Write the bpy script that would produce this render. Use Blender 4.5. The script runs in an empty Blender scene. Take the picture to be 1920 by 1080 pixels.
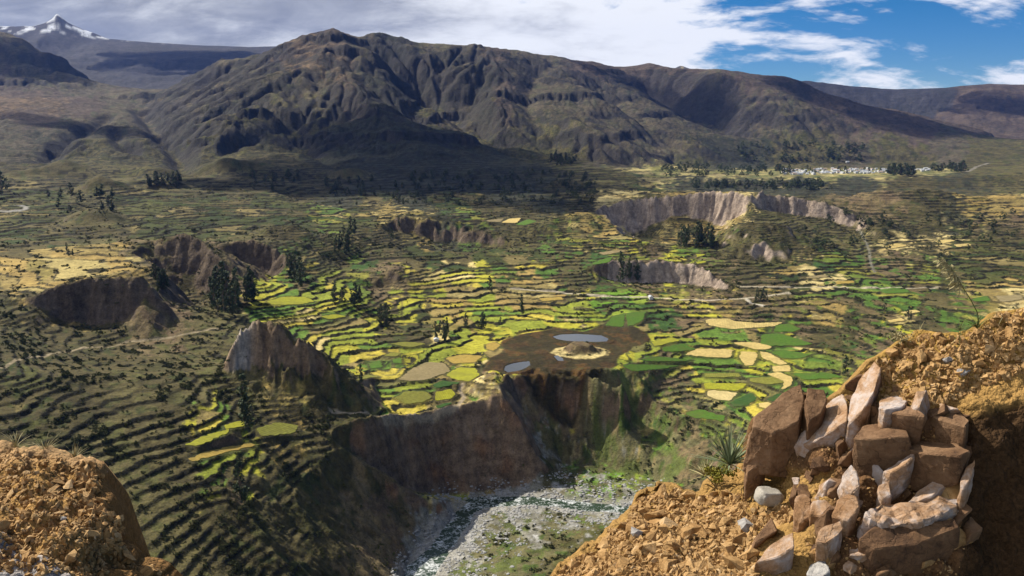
import bpy, bmesh, math, random
import numpy as np
from mathutils import Vector, Matrix, geometry, noise as mnoise

# ------------------------------------------------------------------ camera, sky, sun, exposure
SC = bpy.context.scene
COL = SC.collection
W0, H0, FPX, HORIZON = 1920.0, 1080.0, 1663.0, 250.0
PITCH = math.atan((H0 / 2 - HORIZON) / FPX)
CP, SP = math.cos(PITCH), math.sin(PITCH)

cam_d = bpy.data.cameras.new('camera')
cam_d.sensor_width = 36.0
cam_d.lens = 36.0 * FPX / W0
cam_d.clip_start = 0.1
cam_d.clip_end = 60000.0
cam = bpy.data.objects.new('camera', cam_d)
cam.location = (0, 0, 0)
cam.rotation_euler = (math.pi / 2 - PITCH, 0, 0)
COL.objects.link(cam)
SC.camera = cam

SUN_EL, SUN_AZ = math.radians(42), math.radians(-57)      # azimuth measured from +Y, negative = left of the view
sd = Vector((math.sin(SUN_AZ) * math.cos(SUN_EL), math.cos(SUN_AZ) * math.cos(SUN_EL), math.sin(SUN_EL)))
sun_d = bpy.data.lights.new('sun', 'SUN')
sun_d.energy = 5.0
sun_d.angle = math.radians(0.53)
sun_d.color = (1.0, 0.93, 0.80)
sun = bpy.data.objects.new('sun', sun_d)
sun.rotation_euler = (-sd).to_track_quat('-Z', 'Y').to_euler()
sun.location = (-50, 50, 80)
COL.objects.link(sun)

SC.view_settings.view_transform = 'Standard'
SC.view_settings.look = 'None'
SC.view_settings.exposure = 0.58
SC.view_settings.gamma = 1.0
SC.view_settings.use_curve_mapping = False
SC.render.engine = 'CYCLES'
SC.cycles.max_bounces = 5
SC.cycles.diffuse_bounces = 1
SC.cycles.glossy_bounces = 2
SC.cycles.transparent_max_bounces = 12
SC.cycles.volume_bounces = 0
SC.cycles.use_denoising = True
SC.cycles.use_adaptive_sampling = True

class NT:
    """tiny helper for building node trees"""
    def __init__(s, tree):
        s.t = tree; s.n = tree.nodes; s.l = tree.links
    def node(s, kind, **kw):
        nd = s.n.new(kind)
        for k, v in kw.items():
            if k.startswith('i_'):
                nd.inputs[k[2:].replace('_', ' ')].default_value = v
            else:
                setattr(nd, k, v)
        return nd
    def link(s, a, b): s.l.new(a, b)
    def math(s, op, a, b=None, c=None, clamp=False):
        nd = s.n.new('ShaderNodeMath'); nd.operation = op; nd.use_clamp = clamp
        for i, v in enumerate((a, b, c)):
            if v is None: continue
            if isinstance(v, (int, float)): nd.inputs[i].default_value = v
            else: s.l.new(v, nd.inputs[i])
        return nd.outputs[0]
    def mix(s, fac, a, b, blend='MIX'):
        nd = s.n.new('ShaderNodeMix'); nd.data_type = 'RGBA'; nd.blend_type = blend
        nd.clamp_factor = True
        for sock, v in ((nd.inputs[0], fac), (nd.inputs[6], a), (nd.inputs[7], b)):
            if isinstance(v, (int, float)): sock.default_value = v
            elif isinstance(v, (tuple, list)): sock.default_value = (*v[:3], 1)
            else: s.l.new(v, sock)
        return nd.outputs[2]
    def noise(s, vec, scale, detail=4, rough=0.5, dist=0.0, dim='3D'):
        nd = s.n.new('ShaderNodeTexNoise'); nd.noise_dimensions = dim
        nd.inputs['Scale'].default_value = scale; nd.inputs['Detail'].default_value = detail
        nd.inputs['Roughness'].default_value = rough; nd.inputs['Distortion'].default_value = dist
        if vec is not None: s.l.new(vec, nd.inputs['Vector'])
        return nd.outputs['Fac']
    def ramp(s, fac, stops, interp='LINEAR'):
        nd = s.n.new('ShaderNodeValToRGB'); nd.color_ramp.interpolation = interp
        el = nd.color_ramp.elements
        while len(el) < len(stops): el.new(0.5)
        for e, (p, c) in zip(el, stops):
            e.position = p
            e.color = (c, c, c, 1) if isinstance(c, (int, float)) else (*c[:3], 1)
        s.l.new(fac, nd.inputs[0])
        return nd.outputs[0]

def make_world():
    w = bpy.data.worlds.new('World'); SC.world = w; w.use_nodes = True
    T = NT(w.node_tree); T.n.clear()
    out = T.node('ShaderNodeOutputWorld'); bg = T.node('ShaderNodeBackground')
    sky = T.node('ShaderNodeTexSky'); sky.sky_type = 'NISHITA'; sky.sun_disc = False
    sky.sun_elevation = SUN_EL
    sky.sun_rotation = SUN_AZ
    sky.altitude = 3400; sky.air_density = 1.0; sky.dust_density = 0.3; sky.ozone_density = 2.5
    bg.inputs['Strength'].default_value = 0.05
    tc = T.node('ShaderNodeTexCoord'); sep = T.node('ShaderNodeSeparateXYZ')
    T.link(tc.outputs['Generated'], sep.inputs[0])
    x, y, z = sep.outputs
    # project the view direction on a cloud layer: streaks shrink towards the horizon
    zz = T.math('ADD', T.math('MAXIMUM', z, 0.0), 0.34)
    cu = T.math('DIVIDE', x, zz); cv = T.math('DIVIDE', y, zz)
    comb = T.node('ShaderNodeCombineXYZ'); T.link(cu, comb.inputs[0]); T.link(cv, comb.inputs[1])
    mp = T.node('ShaderNodeMapping'); mp.inputs['Rotation'].default_value = (0, 0, math.radians(-12))
    mp.inputs['Scale'].default_value = (1.35, 2.0, 1); mp.inputs['Location'].default_value = (3.1, 7.7, 0)
    T.link(comb.outputs[0], mp.inputs[0])
    n1 = T.noise(mp.outputs[0], 1.7, 8, 0.58, 0.35)
    n2 = T.noise(mp.outputs[0], 6.0, 7, 0.62, 0.4)
    az = T.math('ARCTAN2', x, y)                                  # 0 ahead, + right
    # cover falls from left to right
    cover = T.node('ShaderNodeMapRange'); cover.interpolation_type = 'SMOOTHSTEP'
    T.link(az, cover.inputs[0]); cover.inputs[1].default_value = -0.30; cover.inputs[2].default_value = 0.40
    cover.inputs[3].default_value = 0.36; cover.inputs[4].default_value = -0.035
    # towards the zenith the cover opens: the near ground lies in full sun
    opn = T.node('ShaderNodeMapRange'); opn.interpolation_type = 'SMOOTHSTEP'; T.link(z, opn.inputs[0])
    opn.inputs[1].default_value = 0.18; opn.inputs[2].default_value = 0.55; opn.inputs[3].default_value = 0.0; opn.inputs[4].default_value = 0.28
    dens = T.math('ADD', T.math('ADD', T.math('MULTIPLY', n1, 0.75), T.math('MULTIPLY', n2, 0.25)), T.math('SUBTRACT', cover.outputs[0], opn.outputs[0]))
    a = T.node('ShaderNodeMapRange'); a.interpolation_type = 'SMOOTHSTEP'
    T.link(dens, a.inputs[0]); a.inputs[1].default_value = 0.465; a.inputs[2].default_value = 0.575
    # thick cloud is grey seen from below, thin cloud is white
    thick = T.node('ShaderNodeMapRange'); thick.interpolation_type = 'SMOOTHSTEP'
    T.link(dens, thick.inputs[0]); thick.inputs[1].default_value = 0.62; thick.inputs[2].default_value = 0.92
    n3 = T.noise(mp.outputs[0], 3.0, 7, 0.62, 0.6)
    shade = T.math('MULTIPLY', thick.outputs[0], T.math('ADD', T.math('MULTIPLY', n3, 0.9), 0.45), clamp=True)
    cl = T.mix(shade, (13.6, 13.8, 14.1), (4.2, 4.45, 5.2))
    # deepen the clear blue a little
    hs = T.node('ShaderNodeHueSaturation'); hs.inputs['Saturation'].default_value = 1.5; hs.inputs['Value'].default_value = 1.12
    T.link(sky.outputs[0], hs.inputs['Color'])
    colr = T.mix(T.math('MULTIPLY', a.outputs[0], 0.97), hs.outputs[0], cl)
    T.link(colr, bg.inputs['Color']); T.link(bg.outputs[0], out.inputs[0])
make_world()

# ------------------------------------------------------------------ projection helpers
def tslope(py):
    v = (np.asarray(py, float) - 540) / FPX
    return (SP + v * CP) / (CP - v * SP)          # drop per metre ahead
def at(px, py, Y):
    """world point on the line of sight of a photo position, Y metres ahead"""
    u = (px - 960) / FPX; v = (py - 540) / FPX
    k = Y / (CP - v * SP)
    return (u * k, Y, -(SP + v * CP) * k)
def atz(px, py, z):
    return at(px, py, -z / float(tslope(py)))
def atw(px, Y, z):
    """world point at distance Y and height z in the vertical plane of column px"""
    dep = Y * CP - z * SP
    return ((px - 960) / FPX * dep, Y, z)

# ------------------------------------------------------------------ numpy noise
def h01(ix, iy, seed=0):
    a = (np.asarray(ix).astype(np.int64) & 0xFFFFFFFF).astype(np.uint32); b = (np.asarray(iy).astype(np.int64) & 0xFFFFFFFF).astype(np.uint32)
    with np.errstate(over='ignore'):
        h = a * np.uint32(374761393) + b * np.uint32(668265263) + np.uint32((seed * 974634777) & 0xFFFFFFFF)
        h = (h ^ (h >> np.uint32(13))) * np.uint32(1274126177)
        h = (h ^ (h >> np.uint32(16))) * np.uint32(2246822519)
        h = h ^ (h >> np.uint32(15))
    return h.astype(np.float32) * np.float32(1 / 4294967296.0)
_rs = np.random.RandomState(11)
PERM = np.tile(_rs.permutation(4096).astype(np.int32), 2)
_ga = _rs.rand(4096).astype(np.float32) * 6.2831853
GCX, GCY = np.cos(_ga), np.sin(_ga)
def pn(x, y, seed=0):
    x = np.asarray(x, np.float64) + seed * 57.31; y = np.asarray(y, np.float64) - seed * 31.77
    x0 = np.floor(x); y0 = np.floor(y)
    fx = (x - x0).astype(np.float32); fy = (y - y0).astype(np.float32)
    ix = x0.astype(np.int32) & 4095; iy = y0.astype(np.int32) & 4095
    u = fx * fx * fx * (fx * (fx * 6 - 15) + 10); v = fy * fy * fy * (fy * (fy * 6 - 15) + 10)
    p0 = PERM[ix]; p1 = PERM[(ix + 1) & 4095]
    def g(p, dx, dy):
        k = PERM[p + ((iy + dy) & 4095)]
        return GCX[k] * (fx - dx) + GCY[k] * (fy - dy)
    a = g(p0, 0, 0); b = g(p1, 1, 0); c = g(p0, 0, 1); d = g(p1, 1, 1)
    a = a + (b - a) * u; c = c + (d - c) * u
    return 1.5 * (a + (c - a) * v)
def fbm(x, y, oct=4, seed=0, gain=0.5):
    s = 0; a = 1.0; t = 0
    for k in range(oct):
        s = s + a * pn(x * 2 ** k + 17.3 * k, y * 2 ** k - 9.1 * k, seed + k); t += a; a *= gain
    return s / t
def ridged(x, y, oct=4, seed=0):
    s = 0; a = 1.0; t = 0
    for k in range(oct):
        s = s + a * (1 - 2 * np.abs(pn(x * 2 ** k + 5.7 * k, y * 2 ** k + 3.3 * k, seed + k))); t += a; a *= 0.5
    return s / t
def sstep(a, b, x):
    t = np.clip((x - a) / (b - a), 0, 1); return t * t * (3 - 2 * t)
def poly_dist(px, py, poly):
    """signed distance to a polygon, positive inside"""
    poly = np.asarray(poly, float); n = len(poly)
    d = np.full(px.shape, 1e18); inside = np.zeros(px.shape, bool)
    for i in range(n):
        ax, ay = poly[i]; bx, by = poly[(i + 1) % n]
        ex, ey = bx - ax, by - ay; L = ex * ex + ey * ey + 1e-12
        t = np.clip(((px - ax) * ex + (py - ay) * ey) / L, 0, 1)
        d = np.minimum(d, (px - ax - t * ex) ** 2 + (py - ay - t * ey) ** 2)
        c = ((ay > py) != (by > py)) & (px < (bx - ax) * (py - ay) / (by - ay + 1e-12) + ax)
        inside ^= c
    d = np.sqrt(d); return np.where(inside, d, -d)
def line_dist(px, py, pts):
    d = np.full(px.shape, 1e18)
    for (ax, ay), (bx, by) in zip(pts[:-1], pts[1:]):
        ex, ey = bx - ax, by - ay; L = ex * ex + ey * ey + 1e-12
        t = np.clip(((px - ax) * ex + (py - ay) * ey) / L, 0, 1)
        d = np.minimum(d, (px - ax - t * ex) ** 2 + (py - ay - t * ey) ** 2)
    return np.sqrt(d)

# ------------------------------------------------------------------ terrain: surveyed break lines (photo column, row, metres ahead)
B = []        # polylines of (px, py, Y)
def L(*pts): B.append([at(*p) for p in pts])
def LZ(z, *pts): B.append([atz(p[0], p[1], z) for p in pts])
def LW(*pts): B.append([atw(*p) for p in pts])

# --- slope below the camera
LW((-500, 14, -11), (900, 14, -11), (2400, 14, -11))
LW((-500, 60, -45), (900, 60, -50), (2400, 60, -45))
LW((-500, 150, -95), (500, 150, -105), (1200, 150, -120), (2400, 150, -100))
LW((-600, 320, -178), (0, 330, -195), (200, 350, -210), (700, 330, -228), (1300, 330, -205), (2500, 330, -170))
LW((500, 440, -245), (800, 450, -262), (1100, 450, -245), (1500, 460, -220), (2500, 480, -190))
LW((1300, 560, -262), (1600, 580, -235), (2500, 600, -205))
# --- left near slope
L((-400, 700, 540), (0, 700, 600), (200, 700, 648), (400, 700, 676))
L((-400, 830, 470), (0, 830, 508), (200, 800, 560), (400, 800, 590), (560, 800, 642))
L((-200, 960, 420), (0, 960, 445), (200, 900, 503), (400, 900, 530), (560, 900, 580))
L((0, 1080, 385), (200, 1080, 418), (400, 1080, 450), (560, 1080, 488))
L((-400, 600, 700), (0, 600, 780), (60, 620, 790), (200, 650, 790), (300, 640, 815), (400, 632, 820))
# --- spur and left bank of the river
L((596, 815, 636), (640, 838, 632), (700, 877, 636), (760, 918, 650), (820, 940, 667), (850, 948, 676))
L((850, 957, 670), (835, 985, 648), (800, 1005, 628), (785, 1040, 600), (772, 1080, 572))
L((838, 953, 669), (815, 985, 642), (782, 1006, 622), (764, 1042, 596), (752, 1082, 570))
L((690, 930, 616), (740, 955, 632), (795, 955, 652))
L((620, 960, 575), (660, 1010, 562), (720, 1050, 572))
L((590, 1030, 525), (640, 1085, 520))
LW((760, 540, -300), (740, 480, -290), (720, 440, -278))
# --- main river cliff: rim and foot
L((606, 813, 640), (640, 800, 650), (680, 786, 660), (740, 784, 696), (800, 775, 727), (860, 763, 748), (905, 752, 757), (942, 745, 760))
L((840, 928, 711), (870, 925, 714), (920, 920, 718), (970, 917, 720), (1005, 905, 724))
L((942, 745, 760), (965, 775, 752), (990, 815, 743), (1005, 855, 735), (1012, 895, 728))
LW((650, 641, -238), (700, 650, -260), (760, 678, -286), (820, 704, -298))
# --- ravine to its right
L((952, 708, 806), (962, 740, 792), (975, 775, 778), (988, 805, 768), (1003, 835, 757), (1030, 868, 748), (1050, 888, 742))
L((1000, 705, 822), (1012, 745, 808), (1035, 765, 802), (1062, 787, 800), (1090, 815, 792), (1112, 838, 784), (1125, 868, 768))
L((1004, 802, 780), (1035, 840, 772), (1060, 870, 766), (1112, 866, 769))
L((1150, 790, 786), (1190, 830, 766), (1230, 850, 758))
L((1130, 745, 812), (1160, 765, 806))
# --- right rim and slope down to the meadow
L((985, 702, 818), (1060, 715, 816), (1110, 727, 815), (1150, 745, 812), (1190, 740, 814), (1230, 752, 806), (1270, 778, 780), (1330, 775, 775), (1400, 770, 770))
L((1200, 800, 792), (1250, 830, 765), (1300, 840, 735), (1360, 850, 690))
LZ(-297, (1050, 905), (1090, 885), (1150, 880), (1200, 885), (1240, 905), (1180, 925), (1090, 920))
L((1240, 865, 742), (1290, 880, 715), (1350, 880, 680))
# --- river bed
LZ(-301, (1190, 952), (1120, 945), (1060, 938), (1000, 935), (940, 938), (890, 945))
LZ(-301.5, (890, 945), (870, 970), (850, 1000), (820, 1030), (800, 1080))
LZ(-299, (1190, 935), (1100, 925), (1020, 918))
LZ(-298.5, (1190, 965), (1080, 972), (980, 985), (920, 1005), (880, 1050), (860, 1085))
LZ(-292, (1170, 1000), (1080, 1020), (1000, 1050), (960, 1085))
LZ(-282, (1300, 980), (1200, 1030), (1100, 1085))
# --- marsh basin and the fields round it
LZ(-224, (930, 690), (1000, 690), (1100, 700), (1180, 690), (1215, 650), (1210, 625), (1150, 618), (1050, 625), (980, 645), (940, 670))
LZ(-224, (1000, 660), (1100, 660), (1170, 650))
LZ(-226, (1000, 700), (1080, 708), (1160, 718))
L((870, 735, 775), (890, 715, 782), (925, 703, 788), (945, 702, 792), (960, 704, 800))
L((740, 768, 722), (700, 733, 760), (690, 705, 785), (760, 700, 800), (850, 735, 768), (855, 752, 758))
L((640, 690, 825), (620, 640, 905), (760, 640, 912), (860, 668, 880), (900, 660, 895))
L((480, 572, 960), (560, 580, 962), (700, 600, 990), (850, 620, 965), (930, 645, 930))
L((460, 590, 920), (540, 610, 930))
# --- rock spire and hillock on the left
L((440, 672, 690), (465, 620, 698), (485, 600, 702), (512, 606, 704), (530, 628, 700), (548, 640, 696), (568, 637, 695), (590, 660, 696), (615, 680, 700), (640, 702, 702), (690, 745, 706), (730, 775, 710))
L((425, 690, 690), (470, 720, 674), (520, 728, 674), (580, 735, 676), (640, 768, 674), (690, 778, 684))
L((480, 760, 655), (560, 768, 658), (610, 785, 656))
L((480, 690, 691), (520, 690, 690), (580, 700, 688))
LW((430, 770, -198), (490, 775, -206), (560, 780, -209), (640, 790, -214), (690, 760, -221))
# --- dark scarp on the left and its meadow
L((-300, 575, 830), (0, 562, 838), (60, 550, 843), (120, 531, 852), (170, 520, 860), (215, 516, 864), (260, 515, 872), (285, 532, 874))
L((-300, 585, 825), (0, 572, 832), (60, 570, 834), (105, 597, 838), (165, 614, 842), (225, 602, 848), (268, 558, 860), (290, 548, 866))
L((180, 580, 848), (240, 560, 856))
L((-300, 510, 1000), (0, 500, 1000), (130, 482, 1030), (240, 472, 1040), (290, 495, 990))
L((300, 560, 900), (340, 600, 860), (390, 610, 850), (430, 640, 800))
# --- rounded hill behind it, with a scarp on its right
L((60, 468, 1100), (150, 462, 1090), (205, 455, 1090), (250, 447, 1095), (300, 447, 1090), (345, 440, 1088), (362, 445, 1085), (385, 458, 1072), (410, 480, 1055), (432, 505, 1038), (455, 545, 1000))
L((300, 482, 1070), (320, 480, 1072), (345, 500, 1062), (370, 530, 1050), (400, 560, 1022))
L((295, 515, 1045), (330, 555, 1020), (370, 580, 965), (410, 585, 950))
LW((200, 1180, -146), (300, 1190, -148), (380, 1180, -155))
# --- scarp right of that hill
L((415, 460, 1185), (445, 455, 1190), (480, 452, 1192), (505, 458, 1188), (528, 475, 1172), (535, 500, 1140))
L((430, 482, 1180), (465, 502, 1176), (500, 518, 1170), (532, 515, 1155))
L((470, 445, 1300), (510, 428, 1330), (545, 424, 1335), (580, 440, 1310), (600, 470, 1270))
L((500, 530, 1085), (560, 525, 1100), (640, 545, 1065))
# --- centre terraces
L((640, 520, 1150), (700, 545, 1120), (760, 548, 1120), (900, 550, 1130), (1000, 550, 1135), (1100, 557, 1128), (1250, 562, 1120), (1400, 575, 1095), (1550, 590, 1070))
L((850, 592, 1040), (1000, 600, 1032), (1100, 592, 1050), (1180, 600, 1035))
L((712, 540, 1140), (722, 515, 1160), (735, 503, 1165), (752, 512, 1165), (770, 530, 1150), (780, 540, 1138))
L((640, 490, 1270), (760, 490, 1280), (900, 500, 1265), (1000, 490, 1290), (1045, 482, 1300))
L((600, 440, 1450), (700, 452, 1425), (780, 462, 1425), (850, 472, 1410), (940, 470, 1410))
L((690, 430, 1500), (735, 413, 1555), (780, 408, 1570), (825, 411, 1565), (870, 420, 1545), (900, 432, 1520), (930, 447, 1485))
L((745, 440, 1540), (800, 448, 1535), (850, 462, 1520), (905, 467, 1475))
L((900, 405, 1660), (960, 413, 1630), (1035, 420, 1590))
L((958, 455, 1470), (975, 432, 1500), (998, 422, 1515), (1015, 428, 1510), (1028, 445, 1480))
L((962, 466, 1440), (1000, 468, 1440), (1030, 462, 1440))
L((1025, 412, 1560), (1045, 404, 1570), (1090, 403, 1575), (1125, 405, 1570), (1150, 425, 1530), (1175, 442, 1490))
L((1040, 455, 1420), (1065, 480, 1345), (1090, 505, 1270), (1115, 530, 1195))
L((1030, 470, 1370), (1055, 500, 1275), (1085, 530, 1185))
L((1120, 450, 1420), (1180, 468, 1380), (1200, 452, 1420), (1222, 472, 1390))
L((1150, 492, 1290), (1220, 492, 1300), (1290, 495, 1298), (1320, 508, 1270), (1345, 522, 1240), (1385, 542, 1190))
L((1150, 530, 1275), (1220, 532, 1284), (1290, 534, 1283), (1330, 537, 1250), (1370, 545, 1200))
L((1240, 468, 1440), (1300, 482, 1370), (1340, 486, 1350))
# --- the big eroded scarp
L((1140, 385, 1890), (1165, 378, 1900), (1210, 373, 1900), (1250, 367, 1890), (1290, 365, 1880), (1330, 360, 1865), (1365, 357, 1850), (1395, 357, 1835), (1432, 361, 1850), (1470, 368, 1855), (1500, 372, 1855), (1545, 378, 1830), (1580, 388, 1810), (1612, 402, 1785))
L((1150, 428, 1858), (1185, 442, 1855), (1205, 434, 1872), (1240, 408, 1876), (1280, 405, 1866), (1320, 412, 1846), (1350, 424, 1820), (1385, 424, 1790))
L((1180, 452, 1740), (1240, 452, 1720), (1300, 452, 1690), (1345, 456, 1640))
L((1200, 462, 1560), (1280, 466, 1520), (1340, 470, 1500))
L((1395, 357, 1835), (1400, 380, 1790), (1405, 405, 1720), (1410, 418, 1640))
L((1435, 372, 1848), (1452, 408, 1843), (1500, 408, 1845), (1545, 412, 1822), (1590, 425, 1790))
L((1370, 430, 1620), (1385, 420, 1560), (1410, 418, 1535), (1440, 420, 1530), (1470, 425, 1530), (1485, 450, 1480), (1490, 480, 1420))
L((1345, 470, 1440), (1375, 458, 1440), (1430, 456, 1440), (1470, 462, 1440))
L((1350, 490, 1400), (1385, 494, 1395), (1440, 494, 1400), (1480, 490, 1400))
# --- right slopes
L((1560, 385, 2000), (1640, 363, 2020), (1700, 358, 2050), (1745, 358, 2050), (1785, 376, 2000), (1830, 395, 1900))
L((1620, 405, 1850), (1700, 415, 1800), (1780, 412, 1800), (1850, 420, 1780), (2200, 420, 1780))
L((1500, 440, 1600), (1600, 450, 1600), (1700, 452, 1600), (1850, 452, 1600), (2200, 452, 1600))
L((1500, 500, 1320), (1600, 490, 1380), (1700, 500, 1350), (1900, 500, 1350), (2200, 500, 1350))
L((1450, 545, 1180), (1550, 545, 1185), (1700, 545, 1200), (1900, 545, 1200), (2200, 545, 1200))
L((1300, 605, 1045), (1450, 605, 1045), (1550, 620, 1010), (1600, 640, 960), (1700, 600, 1010), (1900, 600, 1000), (2200, 600, 1000))
L((1250, 650, 945), (1350, 650, 950), (1450, 660, 930), (1550, 680, 890))
L((1240, 700, 860), (1300, 700, 880), (1400, 685, 890), (1480, 705, 850), (1600, 720, 820), (1800, 700, 810), (2300, 700, 780))
L((1300, 742, 825), (1400, 735, 830), (1480, 740, 810))
L((1830, 400, 1880), (1880, 378, 2080), (1930, 372, 2150), (2200, 372, 2150))
# --- dark strip behind, village plain
LW((1180, 2050, -158), (1300, 2050, -152), (1400, 2050, -150), (1600, 2150, -165), (1800, 2300, -168))
LW((1150, 2600, -160), (1280, 2850, -172), (1450, 2850, -174), (1600, 2800, -174), (1800, 2750, -170), (2200, 2700, -165))
L((1200, 334, 3000), (1300, 337, 2960), (1450, 339, 2930), (1550, 338, 2950), (1680, 333, 3000), (1780, 330, 3050))
L((1180, 312, 3600), (1300, 312, 4000), (1500, 312, 4050), (1700, 312, 4100), (1800, 314, 3800))
L((1400, 322, 3500), (1600, 322, 3500), (1750, 322, 3480))
L((1820, 328, 2900), (1900, 322, 3000), (2200, 322, 3000))
# --- middle dark foreland
L((560, 400, 1650), (700, 395, 1750), (850, 390, 1800), (1000, 388, 1850), (1110, 392, 1820))
L((600, 370, 2100), (700, 372, 2080), (800, 362, 2250), (920, 362, 2280), (1050, 365, 2250), (1150, 358, 2350))
L((600, 342, 2500), (700, 340, 2600), (800, 342, 2600), (900, 342, 2680), (1000, 335, 2850), (1100, 345, 2600))
L((620, 341, 2550), (835, 340, 2680))
L((1000, 310, 3200), (1150, 318, 3250), (1250, 310, 3700))
# --- left foreland
L((-300, 330, 2200), (0, 332, 2200), (60, 334, 2250), (120, 334, 2280), (200, 334, 2300), (300, 332, 2350), (420, 325, 2500), (520, 330, 2500))
L((110, 372, 1850), (260, 368, 1880))
L((-300, 400, 1500), (0, 400, 1520), (80, 395, 1560))
L((90, 436, 1350), (260, 436, 1350))
L((-300, 450, 1200), (0, 450, 1220), (90, 455, 1250), (250, 445, 1300), (420, 442, 1380))
L((300, 405, 1600), (420, 400, 1640), (520, 385, 1780))
L((300, 360, 2000), (400, 355, 2050), (500, 355, 2100))
L((350, 303, 2950), (450, 306, 2900), (560, 315, 2800))
# --- left mountain foot, ravines
L((-300, 300, 2750), (0, 302, 2750), (60, 312, 2700))
L((-300, 275, 3100), (0, 278, 3100), (40, 280, 3080), (75, 300, 3000), (110, 275, 3150), (130, 262, 3300))
L((125, 300, 2900), (140, 270, 3050), (180, 262, 3120), (250, 258, 3200), (280, 262, 3180), (300, 285, 3050), (330, 302, 2900))
L((110, 298, 2985), (150, 290, 3020), (200, 284, 3060), (250, 284, 3090), (290, 292, 3040))
L((405, 272, 3320), (440, 256, 3370), (480, 253, 3380), (530, 256, 3380), (600, 264, 3340), (700, 286, 3180))
L((420, 290, 3230), (470, 280, 3300), (530, 282, 3300), (600, 286, 3260), (690, 298, 3080))
LW((90, 3150, -95), (110, 3250, -70), (135, 3450, -30))
L((-300, 225, 4000), (0, 225, 4000), (120, 228, 3950), (220, 220, 4200), (262, 215, 4400))
L((-300, 195, 4600), (0, 195, 4600), (100, 188, 4800), (180, 183, 5200))
L((265, 205, 5200), (290, 232, 4200), (325, 270, 3450), (350, 300, 2950), (365, 303, 2900))
# --- far left snow range
L((-400, 60, 13000), (-100, 48, 13000), (0, 46, 13000), (60, 47, 13000), (92, 44, 13000), (103, 35, 13050), (112, 34, 13050), (125, 42, 13100), (150, 58, 13100), (200, 72, 13200), (250, 85, 13500), (300, 88, 13800), (340, 92, 13800), (395, 84, 13800), (450, 89, 13800), (520, 86, 13500), (650, 95, 13500))
L((60, 120, 10500), (150, 110, 10500), (250, 125, 10000), (350, 130, 10000), (500, 110, 10500))
L((240, 165, 8000), (300, 150, 8500), (400, 150, 8500), (500, 130, 8800))
L((200, 180, 6800), (250, 183, 7000), (300, 172, 7200), (380, 160, 7400))
# --- left shoulder
L((-400, 40, 7000), (-100, 55, 7000), (0, 63, 7000), (35, 76, 6900), (60, 95, 6700), (95, 118, 6500), (130, 142, 6200), (165, 165, 5800), (192, 182, 5500))
LW((-100, 8500, 500), (60, 8000, 450), (140, 7300, 330))
# --- central mountain skyline and flanks
L((275, 190, 5400), (305, 176, 5500), (345, 145, 5500), (395, 119, 5500), (440, 113, 5500), (500, 101, 5300), (530, 88, 5200), (560, 72, 5200), (595, 62, 5200), (620, 54, 5250), (645, 60, 5250), (668, 72, 5300), (682, 79, 5400))
LW((400, 7000, 250), (500, 6800, 330), (600, 6800, 400), (700, 7000, 420))
L((682, 79, 5400), (692, 72, 5500), (706, 68, 5600), (735, 72, 5650), (770, 79, 5650), (805, 84, 5600), (838, 80, 5550), (870, 80, 5500), (900, 84, 5450), (925, 89, 5400), (970, 92, 5600), (1000, 98, 5700), (1035, 105, 5800), (1080, 108, 6000), (1110, 118, 6200), (1140, 123, 6300), (1180, 125, 6400), (1212, 119, 6400), (1235, 126, 6500), (1262, 134, 6600))
LW((760, 7500, 450), (900, 7500, 420), (1100, 7800, 420), (1270, 8200, 330))
L((690, 85, 5350), (725, 115, 4950), (760, 150, 4600), (775, 175, 4350), (800, 205, 4100), (835, 240, 3850), (900, 278, 3450), (1000, 306, 3200))
L((560, 72, 5200), (545, 110, 4700), (520, 150, 4300), (480, 200, 3900), (430, 245, 3450), (400, 290, 3050))
L((620, 54, 5250), (640, 100, 4700), (670, 150, 4250), (700, 200, 3800), (740, 250, 3400), (790, 300, 3000))
L((440, 113, 5500), (400, 160, 4900), (350, 205, 4300), (330, 240, 3800))
L((470, 215, 3800), (560, 214, 3800), (620, 218, 3780))
L((560, 300, 2950), (680, 305, 2950), (750, 312, 2900))
LW((800, 4800, 110), (850, 4400, 10), (930, 3800, -80))
L((838, 80, 5550), (800, 128, 5100), (760, 185, 4700))
L((925, 89, 5400), (930, 130, 5000), (920, 180, 4500), (930, 240, 3950))
L((1000, 98, 5700), (1060, 150, 5000), (1110, 200, 4500), (1170, 255, 4000), (1210, 290, 3700))
L((1100, 118, 5900), (1150, 145, 5400), (1200, 172, 5150), (1250, 203, 4900), (1310, 242, 4600), (1370, 272, 4350))
L((1050, 305, 3450), (1200, 308, 3750), (1320, 295, 4050), (1380, 282, 4250))
LW((1220, 5800, 150), (1300, 5300, 40), (1380, 4800, -40))
# --- right mountain
L((1210, 142, 6000), (1260, 134, 5900), (1300, 131, 5800), (1345, 128, 5750), (1400, 131, 5700), (1450, 138, 5700), (1490, 147, 5750), (1530, 165, 5850), (1570, 182, 5850), (1650, 197, 5700), (1750, 230, 5300), (1830, 255, 5000), (1885, 272, 4700))
L((1330, 160, 5400), (1450, 165, 5350), (1530, 185, 5450))
L((1400, 200, 5000), (1500, 215, 4900), (1600, 225, 5000))
L((1420, 255, 4550), (1500, 245, 4650), (1600, 250, 4750), (1700, 255, 4800))
L((1400, 290, 4250), (1500, 290, 4300), (1650, 290, 4300), (1800, 288, 4250), (1950, 290, 4250), (2200, 285, 4250))
LW((1450, 8000, 100), (1600, 7500, 60), (1750, 6700, 10), (1900, 6000, -40))
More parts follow.
